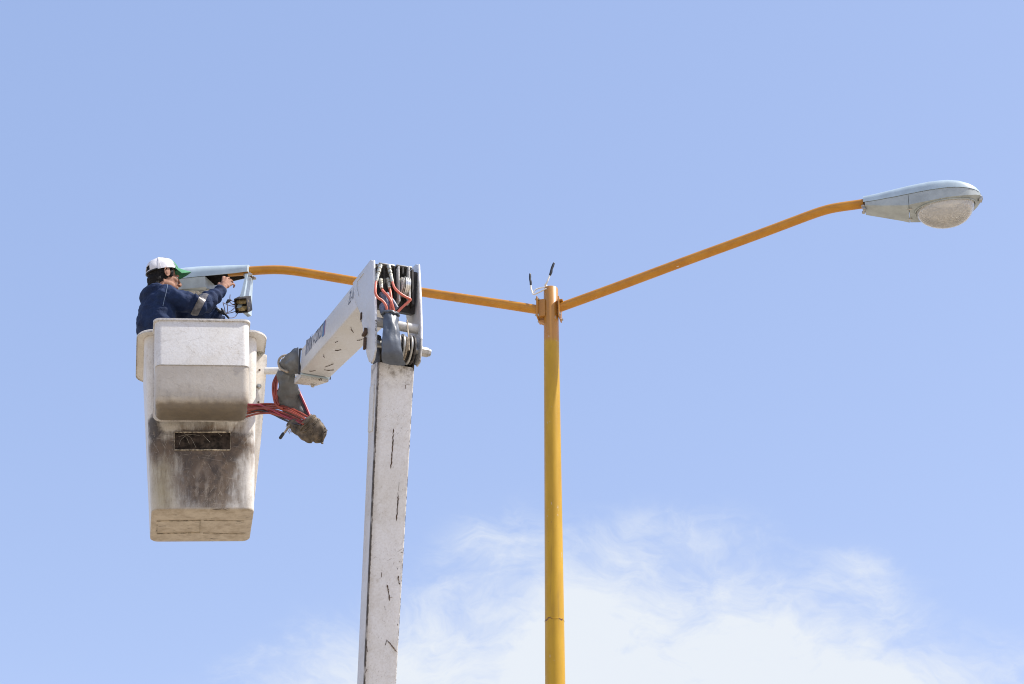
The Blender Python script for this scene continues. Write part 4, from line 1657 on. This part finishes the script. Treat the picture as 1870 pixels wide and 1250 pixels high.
wrap_c = [g5(740, 830, 12.42), g5(800, 900, 12.42), g5(850, 960, 12.43), g5(900, 1020, 12.44), g5(925, 1045, 12.45)]
bm = bmesh.new()
cloth_sleeve(bm, [sec(g5(690, 850, 12.42), 44, .066, .045), sec(g5(745, 892, 12.42), 50, .072, .05), sec(g5(810, 945, 12.42), 54, .074, .05), sec(g5(870, 1000, 12.42), 58, .066, .045), sec(g5(915, 1040, 12.43), 62, .050, .036), sec(g5(938, 1058, 12.43), 62, .034, .026)], 6, .006, 36, freq=30)
cloth_sleeve(bm, [sec(g5(500, 860, 12.47), 60, .02, .015), sec(g5(560, 890, 12.46), 62, .034, .025), sec(g5(640, 950, 12.45), 60, .046, .03), sec(g5(740, 1010, 12.44), 55, .055, .035), sec(g5(830, 1050, 12.44), 55, .045, .035)], 9, .009)
# folds wound round the end
for k in range(10):
    f = k / 9
    c0 = g5(725 + 205 * f, 878 + 168 * f, 12.42)
    aw = (XV * math.cos(R(47 + 14 * f + 9 * math.sin(k * 2.3))) + UPV * math.sin(R(47 + 14 * f + 9 * math.sin(k * 2.3)))) * (.076 - .034 * f * f)
    ring = [c0 + aw * math.cos(2 * math.pi * j / 20) * 1.02 + FWD * (.053 - .02 * f) * math.sin(2 * math.pi * j / 20) + (XV * .7 - UPV * .6) * (.006 * math.sin(j * 1.3 + k)) for j in range(21)]
    tube(bm, ring, [.0045 + .003 * math.sin(j * .9 + k) ** 2 for j in range(21)], 6)
mesh_obj('hose_wrap', bm, M['wrap'], lift, smooth=60)
bm = bmesh.new()
tube(bm, catmull([g5(520, 900, 12.46), g5(480, 960, 12.46), g5(440, 1010, 12.46)], 4), [.009] * 4 + [.008] * 5, 6)
for k in range(26):
    a_ = g5(random.uniform(470, 600), random.uniform(900, 985), 12.46)
    tube(bm, [a_, a_ + V((random.uniform(-.015, .015), 0, random.uniform(-.03, 0)))], .0018, 4)
mesh_obj('loose_cord', bm, M['rope'], lift)
bm = bmesh.new()
tube(bm, [g5(440, 1005, 12.46), g5(410, 1050, 12.46)], .012, 8, rnd=True)
mesh_obj('cord_tip', bm, M['black'], lift)

# bundle: hoses run from behind the front box to the wrap, then back up behind the sleeve to the boom
hs = [([(20, 665), (200, 655), (400, 665), (560, 710), (680, 770), (770, 830)], 'hose_dark', .011), ([(20, 690), (200, 670), (360, 690), (520, 745), (660, 810), (740, 860)], 'hose_dark', .011),
      ([(20, 650), (160, 660), (300, 715), (430, 780), (570, 840), (700, 890)], 'hose_pink', .0095), ([(20, 720), (180, 700), (340, 720), (500, 775), (640, 835), (730, 880)], 'hose_dark', .011),
      ([(10, 760), (140, 735), (300, 740), (460, 790), (600, 850), (700, 885)], 'hose_dark', .011), ([(0, 800), (120, 765), (270, 755), (400, 790), (540, 840), (690, 880)], 'hose_dark', .010),
      ([(10, 740), (160, 720), (320, 770), (420, 820), (540, 870), (660, 900)], 'hose_black', .009), ([(20, 705), (220, 690), (420, 705), (580, 765), (720, 845)], 'hose_dark', .010),
      ([(15, 730), (190, 730), (350, 735), (520, 800), (680, 870)], 'hose_dark', .009),
      ([(15, 680), (150, 650), (330, 648), (500, 690), (640, 750), (760, 815)], 'hose_dark', .010), ([(15, 745), (150, 700), (320, 668), (480, 700), (620, 770), (740, 845)], 'hose_dark', .0095),
      ([(15, 790), (170, 760), (330, 762), (480, 815), (600, 862), (690, 890)], 'hose_dark', .009), ([(15, 700), (180, 715), (360, 760), (520, 825), (680, 885)], 'hose_pink', .008)]
for i, (pts, mt, r_) in enumerate(hs):
    n_ = len(pts)
    P = [g5(x, y, 12.70 - .28 * (k / (n_ - 1)) - .012 * ((i * 5) % 4)) for k, (x, y) in enumerate(pts)]
    bm = bmesh.new()
    tube(bm, catmull(P, 6), r_ * .74, 8)
    mesh_obj('hose', bm, M[mt], lift, smooth=60)
for pts, mt, r_ in [([(380, 270), (330, 370), (318, 450), (328, 560), (360, 660), (440, 700)], 'hose_dark', .0085), ([(390, 280), (345, 390), (340, 480), (350, 570), (390, 660)], 'hose_dark', .008),
                    ([(385, 300), (362, 420), (365, 520), (375, 640)], 'hose_dark', .008),
                    ([(560, 330), (610, 450), (660, 560), (710, 670), (760, 790)], 'hose_pink', .010), ([(570, 400), (620, 520), (660, 620), (700, 720), (740, 800)], 'hose_black', .009)]:
    bm = bmesh.new()
    tube(bm, catmull([g5(x, y, 12.50) for x, y in pts], 6), r_, 8)
    mesh_obj('hose', bm, M[mt], lift, smooth=60)

# ------------------------------------------------------------------ the worker in the bucket
YP = 13.27
FACE = R(28)
fdir = V((math.cos(FACE), math.sin(FACE), 0))
ldir = V((-math.sin(FACE), math.cos(FACE), 0))  # his left, away from the camera
PM = Matrix((fdir, ldir, ZU)).transposed()      # local (forward, left, up) -> world
head_c = at(299, 505, YP - .02)
floor_z = ZB + .55
feet = V((bcx - .16, YP, floor_z))

HS = 1.12
HP = Matrix((fdir, ldir, ZU)).transposed() @ Matrix.Rotation(R(9), 3, 'Z') @ Matrix.Rotation(R(-4), 3, 'Y') @ Matrix.Diagonal((1.12, 1.0, 1.0))


def hd(x, y, z):
    return head_c + HP @ (V((x, y, z)) * HS)


sh_r = at(301, 542, 13.14)
el_r = at(366, 559, 13.24)
wr_r = at(405, 531, 13.50)
sh_l = at(318, 566, 13.42)
el_l = at(385, 575, 13.56)
wr_l = at(404, 592, 13.66)
chest = at(287, 566, YP)
neckb = at(290, 531, YP)
waist = at(285, 600, YP)
hip = V((bcx - .18, YP, ZT - .10))

# ---- body: one continuous skin
bm = bmesh.new()
ellipsoid(bm, hd(-.012, 0, .03), HP, .095, .075, .105)                       # skull
ellipsoid(bm, hd(.022, 0, -.035), HP, .078, .066, .092)                      # face
ellipsoid(bm, hd(.064, 0, -.100), HP, .030, .032, .024)                      # chin
for s in (-1, 1):
    ellipsoid(bm, hd(.050, s * .034, -.026), HP, .036, .030, .030)           # cheekbones
    ellipsoid(bm, hd(.018, s * .040, -.078), HP, .050, .026, .034)           # jaw
    ellipsoid(bm, hd(.080, s * .028, .012), HP, .013, .020, .011)            # brow
    # ear
    tube(bm, [hd(-.004 + .020 * math.cos(a) - .012, s * (.079 + .012 * (1 - math.cos(a)) * .5), -.005 + .034 * math.sin(a)) for a in [R(x) for x in range(-70, 300, 20)]], .0062, 6, rnd=True)
    ellipsoid(bm, hd(-.014, s * .078, -.006), HP, .016, .007, .028)
tube(bm, [hd(.094, 0, .012), hd(.106, 0, -.012), hd(.118, 0, -.034), hd(.112, 0, -.044)], [.010, .011, .0125, .010], 8, rnd=True)
for s in (-1, 1):
    ellipsoid(bm, hd(.103, s * .010, -.040), HP, .009, .008, .007)
ellipsoid(bm, hd(.093, 0, -.064), HP, .010, .024, .006)                      # lips
ellipsoid(bm, hd(.090, 0, -.074), HP, .011, .022, .007)
tube(bm, [hd(-.03, 0, -.05), hd(-.035, 0, -.10), neckb + V((0, 0, -.02))], [.062, .060, .068], 16, rnd=True)


def torso_rings(g=0.0):
    rows = [(neckb + fdir * -.0, .060, .075), (neckb - ZU * .05, .085, .135), (neckb - ZU * .09, .108, .178), (chest + ZU * .02, .128, .195), (chest - ZU * .06, .140, .200),
            (waist - ZU * .02, .146, .198), (waist.lerp(hip, .6), .148, .192), (hip, .138, .185), (hip - ZU * .07, .120, .172)]
    out = []
    for c_, hf, hl in rows:
        out.append([c_ + fdir * ((hf + g) * math.cos(2 * math.pi * k / 28)) + ldir * ((hl + g) * math.sin(2 * math.pi * k / 28)) for k in range(28)])
    return out


loft(bm, torso_rings(-.022))
for a_, b_, c_ in ((sh_r, el_r, wr_r), (sh_l, el_l, wr_l)):
    tube(bm, [a_, a_.lerp(b_, .5), b_, b_.lerp(c_, .5), c_], [.054, .046, .040, .034, .026], 14, rnd=True)
for s in (-1, 1):
    h_ = hip + ldir * (s * .09) - ZU * .06
    k_ = V((feet.x + .02, YP, floor_z + .47)) + ldir * (s * .11) + fdir * .05
    a_ = V((feet.x, YP, floor_z + .09)) + ldir * (s * .11)
    tube(bm, [h_, h_.lerp(k_, .5), k_, k_.lerp(a_, .35), a_], [.085, .073, .055, .054, .038], 14, rnd=True)
    tube(bm, [a_ - ZU * .03, a_ - ZU * .045 + fdir * .14], [.038, .03], 10, rnd=True)


def hand(wr, kn, spread, bend, thumb_side, finger_len=1.0):
    """palm from wrist to knuckle line kn (4 points), fingers curl along bend"""
    mid = (kn[1] + kn[2]) / 2
    tube(bm, [wr, wr.lerp(mid, .3)], [.025, .028], 12, rnd=True)
    for k_ in kn:
        tube(bm, [wr.lerp(mid, .25).lerp(k_, .25), k_], [.018, .0125], 10, rnd=True)
    tube(bm, [wr.lerp(mid, .6) + (kn[0] - mid) * .5, wr.lerp(mid, .6) + (kn[3] - mid) * .5], .019, 10, rnd=True)
    for k_, L_ in zip(kn, (.95, 1.05, 1.0, .8)):
        d0 = (k_ - wr).normalized()
        p1 = k_ + (d0 * .65 + bend * .75).normalized() * (.040 * L_)
        p2 = p1 + (d0 * -.15 + bend).normalized() * (.026 * L_)
        p3 = p2 + (d0 * -.75 + bend * .55).normalized() * (.020 * L_)
        tube(bm, [k_, p1, p2, p3], [.0118, .0100, .0090, .0075], 8, rnd=True)
    b0 = wr.lerp(kn[0], .35) + thumb_side * .012
    b1 = b0 + thumb_side * .022 + (kn[0] - wr).normalized() * .028
    b2 = b1 + (kn[0] - wr).normalized() * .026 + bend * .012
    tube(bm, [b0, b1, b2], [.015, .0125, .0095], 8, rnd=True)


kn_r = [at(408, 507, 13.57), at(414, 508.5, 13.565), at(419, 513, 13.565), at(423, 519, 13.57)]
hand(wr_r, kn_r, 0, (V((.25, 1, .1))).normalized(), V((-.85, .3, .1)).normalized())
kn_l = [at(411, 601, 13.72), at(409, 604, 13.74), at(406, 607, 13.76), at(403, 609, 13.78)]
hand(wr_l, kn_l, 0, V((.5, -.5, -.3)).normalized(), V((.3, -.8, .2)).normalized())
bm = remeshed(bm, .0058, 2)
person = mesh_obj('person', bm, M['skin'], None, smooth=60, base=feet)
tag(person, 'worker in navy jacket and white and green cap reaching into the open luminaire', 'person')
# eyes
for s in (-1, 1):
    bm = bmesh.new()
    ellipsoid(bm, hd(.074, s * .030, -.004), HP, .010, .010, .009, 12, 8)
    mesh_obj('eye', bm, M['bulb'], person)

# ---- hair
bm = bmesh.new()
ellipsoid(bm, hd(-.024, 0, .012), HP, .096, .0815, .098)
ellipsoid(bm, hd(-.052, 0, -.050), HP, .062, .070, .062)
ellipsoid(bm, hd(-.062, 0, -.085), HP, .046, .060, .05)
for s in (-1, 1):
    ellipsoid(bm, hd(.022, s * .062, .010), HP, .020, .014, .040)
bm = remeshed(bm, .006, 2)
cut = [v for v in bm.verts if (HP.transposed() @ (v.co - head_c)).x / HS > .045]
bmesh.ops.delete(bm, geom=cut, context='VERTS')
for v in bm.verts:
    v.co += V((mnoise.noise(v.co * 90), mnoise.noise(v.co * 90 + V((5, 0, 0))), mnoise.noise(v.co * 90 + V((0, 7, 0))))) * .004
mesh_obj('hair', bm, M['hair'], person, smooth=60)

# ---- cap
CP = HP @ Matrix.Rotation(R(-19), 3, 'Y')
cap_c = hd(-.012, 0, .038)


def cp(x, y, z):
    return cap_c + CP @ (V((x, y, z)) * HS)


bm = bmesh.new()
n, mm = 40, 12
rows = []
for i in range(mm + 1):
    t_ = (math.pi / 2) * i / mm
    rows.append([])
    for k in range(n):
        th = 2 * math.pi * k / n
        rr_ = max(math.cos(t_) ** (1.0 if math.cos(th) < 0 else .86), .02)
        fx = .108 * rr_ * math.cos(th)
        rows[-1].append(cp(fx, .091 * rr_ * math.sin(th), -.012 + .104 * math.sin(t_) + (.012 * (1 - math.sin(t_)) if math.cos(th) > .5 else 0)))
vsr = [[bm.verts.new(p) for p in r_] for r_ in rows]
for i in range(mm):
    for k in range(n):
        th = 2 * math.pi * (k + .5) / n
        if math.cos(th) < -.93 and i in (1, 2, 3):               # opening above the strap
            continue
        f = bm.faces.new((vsr[i][k], vsr[i][(k + 1) % n], vsr[i + 1][(k + 1) % n], vsr[i + 1][k]))
        f.material_index = 1 if math.cos(th) > .62 else 0
bm.faces.new(vsr[-1])
bmesh.ops.recalc_face_normals(bm, faces=bm.faces[:])
for v in bm.verts:
    v.co += (v.co - cap_c).normalized() * (mnoise.noise(v.co * 17) * .007 + mnoise.noise(v.co * 40) * .003)
bmesh.ops.solidify(bm, geom=bm.faces[:], thickness=.003)
for sa_ in (58, 118, -58, -118, 88, -88):                        # panel seams
    if abs(sa_) == 88:
        continue
    sp_ = [cp(.110 * math.cos(R(q)) ** .95 * math.cos(R(sa_)), .093 * math.cos(R(q)) ** .95 * math.sin(R(sa_)), -.012 + .106 * math.sin(R(q))) for q in range(0, 90, 8)]
    tube(bm, sp_, .0022, 5, mi=0)
cap = mesh_obj('cap', bm, [M['cap_white'], M['cap_green']], person, smooth=60)
# brim, curved down at the sides
bm = bmesh.new()
top, low = [], []
nb_ = 16
for j in range(7):
    q = j / 6
    rt, rl = [], []
    for k in range(nb_ + 1):
        th = R(-64 + 128 * k / nb_)
        rim = V((.106 * math.cos(th), .089 * math.sin(th), 0))
        ext = .092 * (math.cos(th * 1.18) ** .55 if math.cos(th * 1.18) > 0 else 0)
        x, y = rim.x + ext * q, rim.y * (1 - .06 * q)
        z = .004 - .034 * (y / .08) ** 2 * (.25 + .75 * q) - .022 * q
        rt.append(cp(x, y, z))
        rl.append(cp(x, y, z - .004))
    top.append(rt)
    low.append(rl)
a_ = loft(bm, top, False, False, closed=False)
b_ = loft(bm, low, False, False, closed=False)
for k in range(nb_):
    bm.faces.new((a_[-1][k], a_[-1][k + 1], b_[-1][k + 1], b_[-1][k]))
    bm.faces.new((a_[0][k], b_[0][k], b_[0][k + 1], a_[0][k + 1]))
for j in range(6):
    bm.faces.new((a_[j][0], a_[j + 1][0], b_[j + 1][0], b_[j][0]))
    bm.faces.new((a_[j][-1], b_[j][-1], b_[j + 1][-1], a_[j + 1][-1]))
mesh_obj('brim', bm, M['cap_green'], cap, smooth=50)
bm = bmesh.new()
tube(bm, [cp(.109 * math.cos(R(a)), .092 * math.sin(R(a)), -.010) for a in range(130, 231, 10)], .006, 6)
mesh_obj('cap_strap', bm, M['black'], cap)
bm = bmesh.new()
lathe(bm, cp(0, 0, .089), CP @ V((0, 0, 1)), [(0, .008), (.006, .007), (.009, .003)], 10)
mesh_obj('cap_button', bm, M['cap_white'], cap)

# ---- jacket
bm = bmesh.new()
loft(bm, torso_rings(0.0))
ellipsoid(bm, neckb - ZU * .06 - fdir * .05, PM, .085, .16, .075)
for a_, b_, c_ in ((sh_r, el_r, wr_r), (sh_l, el_l, wr_l)):
    p_in = neckb.lerp(a_, .45) - ZU * .03
    tube(bm, [p_in, a_, a_.lerp(b_, .35), a_.lerp(b_, .7), b_, b_.lerp(c_, .4), b_.lerp(c_, .75), b_.lerp(c_, .93)], [.090, .090, .083, .076, .071, .063, .054, .046], 20, rnd=True)
# collar
ring = [neckb + ZU * .012 + fdir * (.070 * math.cos(2 * math.pi * k / 24) + .006) + ldir * (.072 * math.sin(2 * math.pi * k / 24)) + ZU * (.012 * math.cos(2 * math.pi * k / 24)) for k in range(25)]
tube(bm, ring, .018, 8)
ring = [p + ZU * .024 for p in ring]
tube(bm, ring, .015, 8)
ring = [p + ZU * .018 + fdir * .006 for p in ring]
tube(bm, ring, .011, 8)
bm = remeshed(bm, .008, 3)
bmesh.ops.recalc_face_normals(bm, faces=bm.faces[:])
bm.normal_update()


def seg_t(p, a, b):
    d = b - a
    return (p - a).dot(d) / d.length_squared


for v in bm.verts:
    p = v.co
    d = mnoise.noise(p * 11) * .012 + mnoise.noise(p * 27) * .006 + abs(mnoise.noise(V((p.x * 16, p.y * 16, p.z * 30)))) * .008
    for a_, b_, c_ in ((sh_r, el_r, wr_r), (sh_l, el_l, wr_l)):
        t1 = seg_t(p, b_, c_)
        near = (p - (b_ + (c_ - b_) * max(0, min(1, t1)))).length
        if near < .10 and t1 > -.2:
            q_ = p + V((mnoise.noise(p * 9), mnoise.noise(p * 9 + V((9, 0, 0))), 0)) * .05
            d += math.sin(seg_t(q_, b_, c_) * 22 + q_.x * 14) * .0075
        t2 = seg_t(p, a_, b_)
        near2 = (p - (a_ + (b_ - a_) * max(0, min(1, t2)))).length
        if near2 < .11:
            q_ = p + V((mnoise.noise(p * 7), mnoise.noise(p * 7 + V((9, 0, 0))), 0)) * .06
            d += math.sin(t2 * 9 + q_.z * 38 + q_.y * 20) * .0055
    v.co = p + v.normal * d
from mathutils.bvhtree import BVHTree
bm.normal_update()
SKIN = BVHTree.FromBMesh(bm)


def fit(ring, c_, lift_):
    out = []
    for p in ring:
        d = (p - c_).normalized()
        hit = SKIN.ray_cast(c_ + d * .16, -d, .16)
        out.append((hit[0] if hit[0] is not None else p) + d * lift_)
    return out


jacket = mesh_obj('jacket', bm, M['jacket'], person, smooth=60)


def sleeve_ring(a, b, t0, t1, r0, r1, tilt=V((0, 0, 0)), n=24):
    d = (b - a).normalized()
    out = []
    u_ = d.orthogonal().normalized()
    v_ = d.cross(u_)
    for q in (0, .33, .66, 1):
        c_ = a.lerp(b, t0 + (t1 - t0) * q)
        r_ = r0 + (r1 - r0) * q
        out.append([c_ + (u_ * math.cos(2 * math.pi * k / n) + v_ * math.sin(2 * math.pi * k / n)) * r_ + d * ((u_ * math.cos(2 * math.pi * k / n) + v_ * math.sin(2 * math.pi * k / n)).dot(tilt) * r_) for k in range(n)])
    return out


bm = bmesh.new()
rg = sleeve_ring(sh_r, el_r, .86, 1.06, .0735, .0725, V((0, 0, .25)), 40)
rg = [fit(r_, sum(r_, V((0, 0, 0))) / len(r_), .0035) for r_ in rg]
loft(bm, rg, False, False)
bmesh.ops.solidify(bm, geom=bm.faces[:], thickness=.003)
mesh_obj('reflective_band', bm, M['tape'], jacket, smooth=60)
# shoulder seam and cuff edge
bm = bmesh.new()
rg = sleeve_ring(sh_r, el_r, -.02, .0, .0905, .0905, V((0, 0, 0)), 48)[0]
rg = fit(rg, sum(rg, V((0, 0, 0))) / len(rg), .0005)
tube(bm, rg + rg[:1], .0024, 5)
mesh_obj('stitching', bm, M['seam'], jacket)
bm = bmesh.new()
rg = sleeve_ring(el_r, wr_r, .93, 1.0, .049, .047)[1]
rg = fit(rg, sum(rg, V((0, 0, 0))) / len(rg), .001)
tube(bm, rg + rg[:1], .0035, 5)
mesh_obj('stitching', bm, M['seam'], jacket)

# ---- trousers and boots (inside the bucket)
bm = bmesh.new()
loft(bm, [r_ for r_ in torso_rings(.004)[6:]])
for s in (-1, 1):
    h_ = hip + ldir * (s * .085) - ZU * .05
    k_ = V((feet.x + .02, YP, floor_z + .47)) + ldir * (s * .11) + fdir * .05
    a_ = V((feet.x, YP, floor_z + .10)) + ldir * (s * .11)
    tube(bm, [h_, h_.lerp(k_, .5), k_, k_.lerp(a_, .5), a_], [.095, .085, .068, .065, .06], 16, rnd=True)
bm = remeshed(bm, .012, 3)
mesh_obj('trousers', bm, M['trouser'], person, smooth=60)
for s in (-1, 1):
    bm = bmesh.new()
    a_ = V((feet.x, YP, floor_z + .10)) + ldir * (s * .11)
    tube(bm, [a_, a_ - ZU * .05, a_ - ZU * .052 + fdir * .08, a_ - ZU * .058 + fdir * .16], [.05, .05, .046, .036], 12, rnd=True)
    mesh_obj('boot', bm, M['shoe'], person, smooth=60)

# pose of the bucket
bucket.location = bucket.location + (B_ROT @ (V((bcx, bcy, ZMID)) - B_PIV) + B_PIV - V((bcx, bcy, ZMID)))
bucket.rotation_euler = B_ROT.to_euler()
